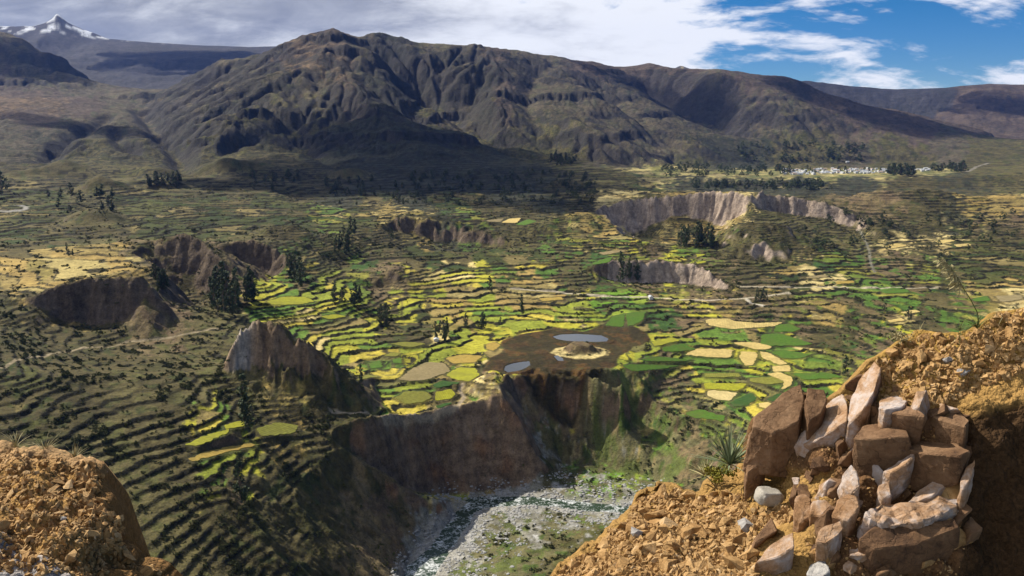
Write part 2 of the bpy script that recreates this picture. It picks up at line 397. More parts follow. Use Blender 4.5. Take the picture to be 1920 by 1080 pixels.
# --- far right ridges
L((1480, 150, 9000), (1520, 150, 9000), (1570, 157, 9000), (1620, 162, 9000), (1680, 166, 9000), (1740, 170, 9000), (1775, 165, 8800), (1810, 158, 8600), (1850, 155, 8500), (1920, 157, 8500), (2000, 155, 8500), (2250, 150, 8500))
L((1650, 190, 8200), (1750, 200, 7800), (1850, 195, 7600), (2250, 190, 7600))
L((1800, 225, 6800), (1920, 225, 6900), (2250, 225, 6800))
LW((1450, 12000, 300), (1700, 12000, 300), (1900, 12000, 250), (2250, 12000, 250))
L((1700, 168, 15300), (1718, 165, 15400), (1735, 159, 15500), (1752, 166, 15400), (1775, 168, 15300))
L((1255, 130, 15000), (1275, 123, 15000), (1295, 131, 15000))
LW((-400, 15900, 700), (600, 15900, 700), (1200, 15900, 500), (1500, 15900, 400), (2300, 15900, 400))

# ------------------------------------------------------------------ terrain grid (polar, finer near the eye)
AZ0, AZ1, NA = math.radians(-39.5), math.radians(39.5), 940
def rows(*seg):
    r = []
    for a, b, rate in seg:
        n = max(2, int(math.log(b / a) / rate)); r += list(np.geomspace(a, b, n, endpoint=False))
    return np.array(r + [seg[-1][1]])
RR = rows((10, 330, 0.05), (330, 500, 0.0042), (500, 1350, 0.0024), (1350, 2400, 0.0025), (2400, 6600, 0.0048), (6600, 15800, 0.010))
NR = len(RR)
AZ = np.linspace(AZ0, AZ1, NA)
GA, GR = np.meshgrid(AZ, RR)                    # rows = range, columns = bearing
GX, GY = GR * np.sin(GA), GR * np.cos(GA)
LR = np.log(RR)
def col_of(x, y): return (np.arctan2(x, y) - AZ0) / (AZ1 - AZ0) * (NA - 1)
def row_of(x, y): return np.interp(np.log(np.hypot(x, y)), LR, np.arange(NR))

def tin_height():
    pts = []
    for ln in B:
        pts.append(ln[0])
        for a, b in zip(ln[:-1], ln[1:]):
            ca = np.array([math.atan2(a[0], a[1]), math.log(math.hypot(a[0], a[1]))])
            cb = np.array([math.atan2(b[0], b[1]), math.log(math.hypot(b[0], b[1]))])
            n = max(1, int(np.hypot(*(cb - ca)) / 0.008))
            for k in range(1, n + 1):
                t = k / n; pts.append(tuple(a[i] + (b[i] - a[i]) * t for i in range(3)))
    P = np.array(pts)
    a = np.arctan2(P[:, 0], P[:, 1]); l = np.log(np.hypot(P[:, 0], P[:, 1]))
    # far corners
    z = P[:, 2]
    extra = []
    for ca in (AZ0 - 0.12, AZ1 + 0.12):
        for r in np.geomspace(9, 17000, 40):
            k = np.argmin((a - ca) ** 2 * 0.6 + (l - math.log(r)) ** 2); extra.append((ca, math.log(r), z[k]))
    for ca in np.linspace(AZ0, AZ1, 30):
        for r in (9, 16500):
            k = np.argmin((a - ca) ** 2 + (l - math.log(r)) ** 2); extra.append((ca, math.log(r), z[k]))
    E = np.array(extra); a = np.append(a, E[:, 0]); l = np.append(l, E[:, 1]); z = np.append(z, E[:, 2])
    res = geometry.delaunay_2d_cdt([Vector((x, y)) for x, y in zip(a, l)], [], [], 0, 1e-7)
    V = np.array([(v.x, v.y) for v in res[0]])
    Z = np.array([np.mean(z[o]) if o else 0.0 for o in res[3]])
    H = np.zeros((NR, NA))
    C = (V[:, 0] - AZ0) / (AZ1 - AZ0) * (NA - 1); R = np.interp(V[:, 1], LR, np.arange(NR), left=-5, right=NR + 5)
    # rows are not linear in log r everywhere: weights are taken in (bearing, log r)
    for f in res[2]:
        i, j, k = f[:3]
        c0 = max(0, int(math.floor(min(C[i], C[j], C[k])))); c1 = min(NA - 1, int(math.ceil(max(C[i], C[j], C[k]))))
        r0 = max(0, int(math.floor(min(R[i], R[j], R[k])))); r1 = min(NR - 1, int(math.ceil(max(R[i], R[j], R[k]))))
        if c1 < c0 or r1 < r0: continue
        aa = AZ[c0:c1 + 1][None, :]; ll = LR[r0:r1 + 1][:, None]
        x1, y1 = V[i]; x2, y2 = V[j]; x3, y3 = V[k]
        den = (y2 - y3) * (x1 - x3) + (x3 - x2) * (y1 - y3)
        if abs(den) < 1e-14: continue
        w1 = ((y2 - y3) * (aa - x3) + (x3 - x2) * (ll - y3)) / den
        w2 = ((y3 - y1) * (aa - x3) + (x1 - x3) * (ll - y3)) / den
        w3 = 1 - w1 - w2
        m = (w1 > -1e-6) & (w2 > -1e-6) & (w3 > -1e-6)
        sub = H[r0:r1 + 1, c0:c1 + 1]
        sub[m] = (w1 * Z[i] + w2 * Z[j] + w3 * Z[k])[m]
    return H
def blur(A, sr, sc):
    def ker(s):
        n = max(1, int(3 * s)); k = np.exp(-0.5 * (np.arange(-n, n + 1) / s) ** 2); return k / k.sum(), n
    for ax, s in ((0, sr), (1, sc)):
        if s <= 0: continue
        k, n = ker(s)
        P = np.pad(A, [(n, n) if i == ax else (0, 0) for i in range(2)], mode='edge')
        out = np.zeros_like(A)
        for i, w in enumerate(k):
            out += w * (P[i:i + A.shape[0], :] if ax == 0 else P[:, i:i + A.shape[1]])
        A = out
    return A
def grad(H):
    dr = np.gradient(H, axis=0) / np.gradient(GR, axis=0)
    da = np.gradient(H, axis=1) / (GR * (AZ[1] - AZ[0]))
    s, c = np.sin(GA), np.cos(GA)
    return dr * s + da * c, dr * c - da * s
def gully(gx, gy, cell, seed, freq=1.0):
    """stripes that run down the local slope (gx, gy), in cells of the given size"""
    n = np.hypot(gx, gy) + 1e-9
    px, py = -gy / n, gx / n
    x, y = GX / cell, GY / cell
    ix, iy = np.floor(x), np.floor(y); fx, fy = x - ix, y - iy
    ix = ix.astype(np.int64); iy = iy.astype(np.int64)
    s = np.zeros_like(x); w = np.zeros_like(x)
    for i in (-1, 0, 1):
        for j in (-1, 0, 1):
            dx = fx - i - h01(ix + i, iy + j, seed); dy = fy - j - h01(ix + i, iy + j, seed + 7)
            q = np.exp(-2.6 * (dx * dx + dy * dy))
            s += q * np.cos(2 * math.pi * freq * (dx * px + dy * py) + 6.28 * h01(ix + i, iy + j, seed + 13)); w += q
    return s / (w + 1e-9)

BASE = tin_height()
def sample(A, x, y):
    c = np.clip(col_of(x, y), 0, NA - 1.001); r = np.clip(row_of(x, y), 0, NR - 1.001)
    c0 = np.floor(c).astype(int); r0 = np.floor(r).astype(int); fc = c - c0; fr = r - r0
    return (A[r0, c0] * (1 - fc) + A[r0, c0 + 1] * fc) * (1 - fr) + (A[r0 + 1, c0] * (1 - fc) + A[r0 + 1, c0 + 1] * fc) * fr
# break up the edges: real rims wander
wk = sstep(480, 620, GR) * (1 - sstep(2600, 3200, GR)) * (1 + 2.0 * sstep(1000, 1800, GR))
wk = wk * (1 - 0.65 * np.exp(-((GX + 10) / 70) ** 2 - ((GY - 735) / 40) ** 2))
wx = wk * (6.0 * fbm(GX / 38, GY / 38, 2, 301) + 3.6 * fbm(GX / 13, GY / 13, 2, 302)); wy = wk * (6.0 * fbm(GX / 38, GY / 38, 2, 303) + 3.6 * fbm(GX / 13, GY / 13, 2, 304))
BASE = sample(BASE, GX + wx, GY + wy)
b1 = blur(BASE, 0.9, 0.9); b2 = blur(BASE, 1.1, 1.4); b3 = blur(BASE, 3.2, 4); b4 = blur(BASE, 0.9, 0.9)
near = 1 - sstep(1300, 1900, GR); far = sstep(2300, 2900, GR)
vfar = sstep(8000, 9500, GR)
BASE = b1 * near + b2 * (1 - near) * (1 - far) + (b3 * (1 - vfar) + b4 * vfar) * far
KNOLL = np.zeros(GA.shape)
# knolls and peaks: crest position in the photo, range, half-width in photo columns, half-depth in metres, pointedness
for px_, py_, Y_, hw, hd, pw_ in ((185, 338, 1900, 34, 60, 1.5), (228, 343, 1930, 18, 45, 1.3), (120, 309, 2350, 45, 80, 1.5), (60, 322, 2250, 40, 60, 1.5), (390, 303, 2480, 110, 70, 2.0), (480, 308, 2600, 60, 60, 1.7),
        (160, 401, 1425, 34, 60, 1.7), (205, 402, 1425, 30, 60, 1.7), (800, 317, 2760, 34, 90, 1.5), (655, 321, 2600, 36, 80, 1.5), (700, 330, 2600, 30, 70, 1.5), (320, 345, 2050, 50, 60, 1.6),
        (250, 447, 1095, 26, 40, 1.6), (345, 440, 1088, 34, 45, 1.6), (545, 424, 1335, 34, 60, 1.5), (500, 432, 1330, 30, 50, 1.5), (1640, 363, 2020, 60, 90, 1.8), (1740, 358, 2050, 60, 100, 1.8), (1090, 403, 1572, 50, 60, 2.0),
        (1405, 417, 1540, 30, 40, 2.2), (1455, 419, 1540, 28, 36, 2.2), (1740, 474, 1460, 44, 36, 2.0), (1690, 478, 1450, 30, 30, 2.0), (1102, 582, 1058, 26, 14, 1.8), (680, 428, 1500, 40, 50, 1.8), (760, 585, 1060, 34, 18, 2.0), (700, 588, 1050, 30, 18, 2.0), (1850, 372, 2150, 70, 100, 2.0), (1290, 586, 1075, 30, 20, 2.0), (880, 408, 1650, 60, 60, 2.0), (1735, 159, 15500, 18, 500, 1.0), (1275, 123, 15000, 18, 500, 1.0), (108, 36, 13040, 9, 420, 1.1), (116, 37, 13040, 22, 460, 0.9), (130, 50, 13040, 40, 500, 0.9), (-40, 52, 7000, 90, 600, 1.6), (20, 66, 6900, 60, 550, 1.6), (62, 92, 6700, 44, 450, 1.6), (100, 118, 6500, 40, 400, 1.6), (140, 146, 6200, 36, 350, 1.6), (1215, 119, 6400, 30, 200, 1.2), (620, 53, 5250, 34, 220, 1.1), (706, 67, 5600, 30, 220, 1.3)):
    x_, y_, z_ = at(px_, py_, Y_); r_ = math.hypot(x_, y_)
    zb = BASE[int(np.searchsorted(RR, r_)) - 1, int(round(col_of(x_, y_)))]
    e_ = (np.abs((GA - math.atan2(x_, y_)) * FPX / hw) ** 2 + np.abs((GR - r_) / hd) ** 2) ** (pw_ / 2)
    if z_ > zb:
        BASE += (z_ - zb) * (1.3 if Y_ < 2700 else 1.0) * np.exp(-e_)
        if Y_ < 2700 and z_ - zb > 6: KNOLL = np.maximum(KNOLL, np.exp(-e_))

gx, gy = grad(blur(BASE, 3, 3)); SLOPE = np.hypot(gx, gy)

# --- mountains: gullies that follow the slope, broken by rock noise
mt = sstep(2500, 3600, GR) * sstep(0.02, 0.2, np.hypot(*grad(blur(BASE, 8, 8))))
ms = blur(BASE, 8, 8)
Hm = BASE.copy()
mt = mt * (1 - 0.45 * sstep(400, 900, GX) * sstep(3800, 4500, GR) * (GR < 6400))
for cell, amp, sd_ in ((700, 30, 1), (330, 17, 2), (160, 10, 3), (80, 6, 4)):
    ggx, ggy = grad(blur(ms + (Hm - BASE), 2, 2))
    sl = np.hypot(ggx, ggy)
    g = gully(ggx, ggy, cell * np.clip(GR / 4800, 0.7, 2.2).mean(), sd_)
    Hm = Hm + mt * amp * np.clip(sl / 0.3, 0.25, 1.5) * (np.sqrt(np.abs(g) + 0.02) * 1.6 - 1.0 if cell < 400 else g) * (0.45 + 1.1 * sstep(-0.25, 0.45, fbm(GX / 900, GY / 900, 2, 40 + sd_)))
crag = sstep(0.0, 0.5, fbm(GX / 700, GY / 700, 3, 33))
Hm += mt * (9 + 16 * crag) * ridged(GX / 230, GY / 230, 5, 31)
lv = Hm / 105.0 + 0.35 * fbm(GX / 900, GY / 900, 3, 41); fv = lv - np.floor(lv)
Hm += mt * 26 * sstep(-0.15, 0.3, fbm(GX / 600, GY / 600, 3, 42)) * (sstep(0.84, 0.97, fv) - fv) * sstep(0.06, 0.2, np.hypot(*grad(ms)))
BASE = Hm
# --- valley: soft lumps, rilled scarps
val = 1 - sstep(2600, 3400, GR)
steep = sstep(0.42, 0.85, SLOPE)
inner = sstep(330, 480, GR)
flatz = np.exp(-((BASE + 224) / 3.0) ** 2) * (GR < 1050) * (GX > -40) + (BASE < -294)
flatz = np.clip(blur(flatz.astype(float), 3, 3), 0, 1)
lump = fbm(GX / 90, GY / 90, 4, 51)
calm = 1 - 0.8 * np.exp(-((GX - 420) / 260) ** 2 - ((GY - 1650) / 330) ** 2)
BASE += val * inner * (1 - flatz) * (1 - steep) * lump * (2.6 + 7.0 * sstep(1080, 1700, GR) * calm) + val * inner * (1 - flatz) * (1 - steep) * 5.0 * calm * sstep(1150, 1600, GR) * ridged(GX / 150, GY / 150, 3, 53)
flute = 0.28 + 0.45 * sstep(1180, 1300, GR) + 0.9 * np.exp(-((GX + 185) / 60) ** 2 - ((GY - 695) / 50) ** 2)
for cell, amp, sd_ in ((34, 3.4, 61), (16, 1.8, 62), (8, 0.9, 63)):
    ggx, ggy = grad(blur(BASE, 2, 2)); sl = np.hypot(ggx, ggy)
    g = gully(ggx, ggy, cell * (1 + (GR > 1250)), sd_)
    st = sstep(0.5, 1.0, sl) * val * inner * flute
    BASE += st * amp * (1 + (GR > 1250) * 0.8) * (1 - np.abs(g) * 2)
steep = sstep(0.42, 0.85, np.hypot(*grad(blur(BASE, 1.5, 1.5))))
BASE += val * inner * steep * (2.0 + 1.6 * (GR > 1000)) * ridged(GX / 15, GY / 15, 4, 71)
xe, ye, _z = at(1090, 790, 795)
se_ = np.exp(-((GX - xe) / 62) ** 2 - ((GY - ye) / 34) ** 2)
BASE += se_ * 6.0 * ridged(GX / 34, GY / 34, 4, 77)
sp_ = np.exp(-((GX + 178) / 42) ** 2 - ((GY - 698) / 34) ** 2)
BASE += sp_ * (8.0 * ridged(GX / 21, GY / 21, 4, 72) - 1.5)

# --- broad folds of the foothills and the ravines cut into them
BASE += 15 * fbm(GX / 420, GY / 420, 3, 75) * sstep(2300, 3000, GR) * (1 - sstep(5200, 6000, GR)) * (1 - sstep(60, 500, GX)) 
fh = sstep(2500, 3100, GR) * (1 - sstep(6000, 7000, GR)) * (1 - sstep(-500, -150, GX - 0.0 * GY))
BASE += fh * 13 * ridged(GX / 210 + 0.4 * fbm(GX / 300, GY / 300, 2, 78), GY / 260, 4, 79)
def make_hit(H):
    tan = np.maximum.accumulate(np.where(GR > 330, H / GY, -9), axis=0)      # visible horizon per column
    def hit(px, py):
        u = (px - 960) / FPX; v = (py - 540) / FPX
        az = math.atan2(u, CP - v * SP); c = (az - AZ0) / (AZ1 - AZ0) * (NA - 1)
        c0 = min(max(int(round(c)), 0), NA - 1)
        t = -float(tslope(py)); colm = tan[:, c0]
        r = int(np.searchsorted(colm, t))
        r = min(max(r, 1), NR - 1)
        a, b = colm[r - 1], colm[r]
        f = (t - a) / (b - a) if b > a and a > -8 else 1.0
        rr = RR[r - 1] + (RR[r] - RR[r - 1]) * min(max(f, 0), 1)
        return (rr * math.sin(az), rr * math.cos(az))
    return hit
def carve(pts, w, dep):
    hh = make_hit(BASE); qs = [hh(*a) for a in pts]
    d = line_dist(GX, GY, qs); BASE[...] -= dep * np.exp(-(d / w) ** 1.6) 
carve(((78, 302), (105, 280), (130, 258), (165, 235), (200, 215)), 38, 38)
carve(((352, 300), (325, 272), (298, 242), (278, 218), (266, 203)), 60, 48)
carve(((395, 300), (430, 272), (500, 240), (560, 225)), 40, 26)
carve(((620, 300), (560, 265), (545, 230)), 36, 24)
carve(((250, 285), (225, 262), (215, 240)), 26, 24)
carve(((720, 100), (760, 150), (775, 185), (800, 225)), 90, 70)
carve(((1010, 130), (985, 190), (1010, 240)), 60, 34)
carve(((1120, 160), (1190, 215), (1260, 265)), 60, 34)
carve(((900, 150), (880, 200), (900, 250)), 40, 22)
carve(((1440, 215), (1470, 245), (1490, 275)), 45, 24)
hit = make_hit(BASE)

# ------------------------------------------------------------------ land cover, surveyed at photo positions
COVER = '''
M 0 100 X 60 130 X 130 160 X 0 160 P 100 180 P
M 60 60 W 150 80 W 250 110 W 400 110 W 500 100 W 350 150 W 250 160 W 200 120 W
M 0 195 A 90 192 A 150 200 P 60 215 P 0 240 X 120 240 X 200 240 X 260 235 X 300 210 X 230 205 X 0 285 X 60 290 X 180 290 L 240 285 D 320 290 D 100 285 K
M 330 180 X 420 130 X 480 120 X 400 200 X 560 85 A 590 105 A 560 120 A 620 70 P 640 110 A 680 100 X 520 180 X 600 170 X 660 180 P 700 150 K 740 130 K 760 160 K
M 540 215 L 600 218 L 450 250 L 520 250 L 580 260 L 400 280 L 480 290 D 650 240 K 720 240 K 780 260 K 850 280 K 920 290 K 700 290 K 620 290 K
M 800 110 X 860 110 X 930 120 P 1000 130 X 880 170 L 950 180 P 900 220 L 850 200 X 820 170 L 1000 220 X 1080 180 X 1050 140 X 1150 200 X 1120 250 X 1200 250 X 1250 230 X 1000 270 L 1080 280 L 1180 285 X 1280 270 X 1100 120 P 1200 135 P
M 1300 145 P 1380 150 P 1450 160 P 1350 190 X 1450 200 X 1550 190 P 1500 230 X 1600 230 P 1400 240 X 1320 200 X 1700 250 P 1600 270 X 1480 265 L 1420 270 K 1550 285 L 1680 285 L 1780 280 X 1880 285 L 1400 300 K 1330 295 K
M 1550 165 W 1650 175 W 1750 185 W 1850 170 P 1900 200 P 1800 220 P 1900 250 P 1850 240 P
M 1260 318 V 1300 325 V 1380 325 V 1450 328 V 1550 328 V 1650 326 V 1740 322 V 1200 322 V 1220 330 V 1300 312 L 1500 305 L 1700 308 L
M 1300 345 K 1400 347 K 1500 347 K 1600 345 K 1700 345 D 1800 345 D 1900 330 L 1880 310 L 1800 335 K 1200 345 T 1150 335 L
M 620 330 D 680 345 K 760 350 K 820 345 K 900 350 K 1000 345 K 1060 355 D 950 370 K 1050 380 K 1100 385 D 850 370 T 700 375 T 780 385 K 640 380 K 560 370 D 900 390 D
M 0 320 D 100 325 D 220 325 L 320 315 L 420 315 D 500 320 D 560 340 D 60 360 T 180 345 L 250 360 T 350 350 D 450 350 D 300 385 T 400 380 T 500 390 T 550 410 T
M 0 400 T 80 390 T 50 430 T 0 460 T 100 450 T 150 410 D 200 420 D 280 420 T 380 420 T 450 415 T 620 410 G 680 400 T 720 400 O 780 400 O 650 430 T 600 450 D 540 440 D 470 445 L
M 0 485 O 100 490 O 180 480 O 60 520 O 130 505 O 220 490 O 250 500 O 180 455 L 260 460 B 320 465 B 350 450 B 280 480 L
M 0 590 D 60 600 D 120 640 D 200 650 D 260 560 B 310 570 B 340 590 B 300 610 L 380 610 L 420 600 L 370 570 L 330 520 D 380 540 D 460 500 B
M 0 680 D 100 690 D 200 700 D 300 690 D 380 660 L 400 700 L 60 740 T 160 740 D 260 740 L 340 740 D 420 730 D 230 745 L 300 760 D 440 750 L 470 740 L
M 0 780 D 100 790 D 200 790 D 260 830 D 340 800 L 380 820 Y 420 800 Y 450 830 Y 520 805 O 560 800 O 400 850 Y 330 840 D 280 870 L 220 850 L 240 920 L 310 950 L 290 960 L 360 920 D 450 900 D 540 860 D 300 1000 L 350 1010 L 420 980 D 480 960 L 540 960 D 400 1050 D 480 1040 D 560 1050 D 520 1000 D 600 900 D 640 880 D 620 950 D 690 920 B 740 940 B 660 980 B
M 500 760 D 580 770 D 640 780 D 680 770 D 560 740 D 620 740 D 620 690 D 530 700 D 660 720 L
M 480 555 Y 540 560 Y 520 590 Y 580 590 Y 640 610 Y 700 600 Y 600 560 Y 640 640 Y 700 640 Y 620 665 Y 680 680 Y 720 710 Y 740 730 Y 780 660 Y 760 620 Y 820 630 Y 880 630 Y 850 660 Y 900 650 Y 800 690 Y 860 720 Y 800 750 Y 720 745 Y 850 740 O
M 560 530 G 600 500 T 580 470 T 640 490 T 700 480 T 680 520 G 620 540 Y 660 560 Y 740 530 B 720 520 B 750 590 D 700 590 D 790 610 D 780 580 T 820 560 O 760 555 Y
M 740 430 D 800 440 D 850 430 K 900 450 D 720 450 D 780 470 T 850 480 T 920 480 T 980 470 L 940 440 D 880 410 G 960 400 D
M 840 520 Y 900 530 Y 860 590 O 900 580 Y 950 560 O 1000 560 O 940 610 Y 900 610 Y 1000 530 Y 950 510 G 1020 500 G 980 490 T 1040 520 G 1050 570 O 1100 580 Y 1060 600 Y 1000 620 Y 960 620 Y 1100 610 D
M 1060 420 L 1100 410 O 1060 450 G 1120 450 T 1150 480 G 1130 490 G 1180 480 Y 1160 465 O 1060 480 L 1090 510 L 1110 520 L 1200 490 D 1170 510 D 1250 460 L 1280 475 Y 1340 470 L 1320 480 G 1220 465 B 1380 510 D 1330 500 B 1300 540 D 1200 540 B 1150 540 D 1400 540 D
M 940 690 R 970 670 R 1010 660 R 1000 640 R 1040 650 R 1060 670 R 1100 690 R 1140 680 R 1060 690 R 1150 660 R 1180 640 R 1200 630 R 1130 622 R 1060 625 R 1020 680 R 1110 665 R 1000 700 R
M 1080 655 S 1100 662 S 1150 650 Y 1160 595 E 1140 600 E 1180 610 E 1210 650 Y 1230 640 Y 1200 665 Y 1170 662 Y 1200 575 G 1250 580 G 1150 565 G 1250 600 O 1230 610 B 1260 620 B
M 1320 600 Y 1360 600 O 1400 600 B 1450 590 B 1350 580 B 1300 590 B 1420 580 T 1300 640 Y 1350 640 Y 1400 630 Y 1450 640 G 1500 640 Y 1250 650 Y 1300 660 Y 1250 690 Y 1320 690 Y 1380 690 Y 1420 680 Y 1200 685 G 1150 710 B 1200 715 O 1250 720 B 1300 720 Y 1350 720 Y 1300 750 Y 1350 750 G 1430 720 Y 1460 710 Y 1500 690 Y 1550 690 Y 1400 760 Y 1450 750 G 1250 750 G 1210 745 B 1520 720 G
M 1000 720 B 910 720 B 890 740 S 950 720 B 930 740 O 1060 740 D 1100 760 D 1150 780 C 1200 800 C 1250 790 C 1150 830 C 1180 860 C 1250 830 C 1300 800 C 1300 850 B 1350 800 C 1280 870 B 1230 860 C 1030 860 L 1050 880 L 1150 810 C 1160 825 C 1080 790 B 1040 740 L
M 1100 895 E 1150 890 E 1190 890 E 1060 900 C 1230 900 C 1180 925 C 1100 920 C 1250 910 E
M 1050 930 Q 950 950 Q 900 980 Q 1150 945 Q 1100 960 Q 1180 960 Q 870 1000 Q 850 1050 Q 800 1060 Q 1000 930 Q 900 1030 C 950 1000 C 1000 990 Q 1000 1020 C 950 1050 C 1050 1000 C 1100 1000 L 1050 1050 L 1150 1000 L 1120 1030 L 980 1070 C 880 1070 C
M 1160 400 S 1250 420 O 1300 420 O 1350 420 O 1380 400 S 1230 430 L 1330 430 O 1280 440 D 1200 430 L 1420 390 L 1410 410 L 1400 430 D 1450 430 D 1430 455 L 1440 400 L 1500 420 L 1550 420 L 1480 470 D 1500 445 D
M 1540 400 D 1600 380 B 1660 370 B 1740 370 D 1650 390 B 1700 400 D 1780 390 D 1800 400 K 1850 385 O 1900 380 O 1880 410 B 1600 420 D 1660 420 D 1750 430 D 1800 430 T 1870 430 D 1550 450 T 1600 440 L 1560 480 T 1620 470 L 1680 465 S 1640 490 B 1720 470 D 1700 480 D 1780 455 S 1820 470 T 1880 480 T 1800 500 T 1880 520 T 1560 510 G 1600 500 G 1650 510 G 1690 500 B 1720 520 G 1500 520 T 1450 500 T 1470 525 O 1540 520 S
M 1420 550 B 1480 560 D 1540 560 G 1600 550 G 1640 560 G 1700 555 G 1760 560 T 1820 560 G 1870 550 O 1900 565 S 1550 600 O 1500 600 B 1600 590 D 1650 580 G 1680 590 Y 1600 620 D 1640 610 B 1560 640 G 1620 650 G 1580 680 L 1560 620 D 1640 640 B 1700 600 D 1480 590 T
'''
def parse_cover():
    out = []; tok = COVER.split(); i = 0
    while i < len(tok):
        if tok[i] == 'M': i += 1; continue
        out.append((float(tok[i]), float(tok[i + 1]), tok[i + 2])); i += 3
    return out
CLS = 'ABCDEGKLMNOPQRSTVWXY'
CI = {c: i for i, c in enumerate(CLS)}
#        base colour (linear)       terrace strength, parcel palette or None, shrub density
PAL = {
 'Y': [((.33, .305, .032), 5), ((.21, .235, .028), 4), ((.42, .34, .05), 2), ((.52, .41, .16), 1.2), ((.10, .17, .025), 2.6), ((.22, .17, .06), 1.5), ((.13, .12, .04), 1)],
 'E': [((.11, .21, .02), 4), ((.20, .26, .03), 3), ((.07, .14, .02), 2)],
 'G': [((.07, .13, .02), 4), ((.12, .16, .025), 3), ((.21, .20, .035), 2), ((.12, .09, .04), 2), ((.04, .08, .018), 2), ((.27, .22, .08), .7)],
 'T': [((.046, .055, .014), 4), ((.070, .072, .020), 3), ((.095, .078, .03), 2), ((.034, .050, .013), 3), ((.17, .135, .05), .8)],
 'O': [((.30, .21, .065), 4), ((.24, .18, .06), 3), ((.20, .16, .045), 2), ((.34, .27, .10), 2)],
 'S': [((.50, .40, .17), 4), ((.42, .32, .13), 2)],
 'V': [((.36, .30, .12), 4), ((.14, .14, .05), 4), ((.24, .20, .09), 3), ((.07, .09, .035), 3), ((.18, .17, .05), 2)],
 'B': [((.125, .088, .048), 3), ((.15, .112, .055), 2), ((.095, .078, .035), 2)],
 'D': [((.052, .049, .017), 4), ((.075, .062, .025), 3), ((.046, .052, .016), 3)],
 'L': [((.078, .076, .024), 4), ((.096, .082, .032), 3), ((.064, .066, .021), 3)],
 'K': [((.035, .04, .022), 4), ((.045, .045, .026), 3), ((.055, .05, .03), 2)],
 'C': [((.085, .10, .028), 4), ((.11, .10, .045), 2), ((.06, .085, .02), 3)],
 'Q': [((.27, .26, .23), 4), ((.19, .18, .14), 3), ((.33, .32, .30), 2), ((.12, .12, .06), 2)],
 'R': [((.055, .033, .012), 4), ((.038, .030, .011), 3), ((.075, .042, .013), 2), ((.05, .05, .014), 1.5)],
 'X': [((.085, .078, .042), 4), ((.098, .080, .050), 3), ((.072, .074, .040), 3)],
 'P': [((.095, .070, .052), 4), ((.082, .060, .046), 3), ((.105, .082, .06), 2)],
 'A': [((.17, .115, .065), 3), ((.13, .09, .055), 3), ((.10, .075, .045), 2)],
 'W': [((.045, .042, .045), 3), ((.036, .034, .036), 3)],
 'N': [((.1, .1, .1), 1)], 'M': [((.1, .1, .1), 1)],
}
TERR = {'Y': .9, 'E': .6, 'G': 1, 'T': 1, 'O': .55, 'V': .7, 'D': .74, 'L': .7, 'S': .4, 'B': .5, 'K': .8, 'C': .3, 'X': .5}
MOSAIC = set('YEGTOSV')
SHRUB = {'D': 1.0, 'L': .55, 'K': .8, 'C': 1.0, 'B': .4, 'T': .18, 'X': 0, 'G': .05, 'O': .15, 'Y': .03, 'E': .06}

def window(pts, pad):
    """slices of the grid round some ground points"""
    pts = np.asarray(pts, float); r = np.hypot(pts[:, 0], pts[:, 1]); a = np.arctan2(pts[:, 0], pts[:, 1])
    r0 = max(0, np.searchsorted(RR, r.min() - pad) - 1); r1 = min(NR, np.searchsorted(RR, r.max() + pad) + 2)
    da = pad / r.min(); k = (NA - 1) / (AZ1 - AZ0)
    return slice(r0, r1), slice(max(0, int((a.min() - da - AZ0) * k) - 1), min(NA, int((a.max() + da - AZ0) * k) + 3))
def land_cover():
    """weight of every kind of cover at every ground point, from the surveyed positions"""
    S = parse_cover()
    nx = fbm(GX / (GR * 0.03), GY / (GR * 0.05), 4, 81, 0.6); ny = fbm(GX / (GR * 0.03) + 40, GY / (GR * 0.05), 4, 82, 0.6)
    va = GA * FPX + nx * 34; vl = np.log(GR) + ny * 0.06
    Wt = np.full((len(CLS),) + GA.shape, 1e-9, np.float32); Wt[CI['D']] = 1e-7
    lr = np.log(RR)
    for a, b, c in S:
        x, y = hit(a, b); sa = math.atan2(x, y) * FPX; sl = math.log(math.hypot(x, y))
        r0, r1 = np.searchsorted(lr, (sl - 0.42, sl + 0.42)); k = (NA - 1) / (AZ1 - AZ0)
        c0 = max(0, int((sa / FPX - 0.085 - AZ0) * k)); c1 = min(NA, int((sa / FPX + 0.085 - AZ0) * k))
        if c1 <= c0 or r1 <= r0: continue
        w = (slice(r0, r1), slice(c0, c1))
        d = (va[w] - sa) ** 2 + ((vl[w] - sl) * 330) ** 2
        Wt[(CI[c],) + w] += np.exp(-d / (2 * 19.0 ** 2)) + 0.004 * np.exp(-d / (2 * 46.0 ** 2))
    Wt /= Wt.sum(0)
    return Wt
WT = land_cover()
CLSG = WT.argmax(0)
def set_cls(mask, c):
    WT[:, mask] = 0; WT[CI[c]][mask] = 1; CLSG[mask] = CI[c]
kn = (KNOLL > 0.42 + 0.12 * fbm(GX / 30, GY / 30, 2, 88)); set_cls(kn & (GR > 1200), 'D'); set_cls((KNOLL > 0.2) & ~kn & (GR > 1200), 'L')
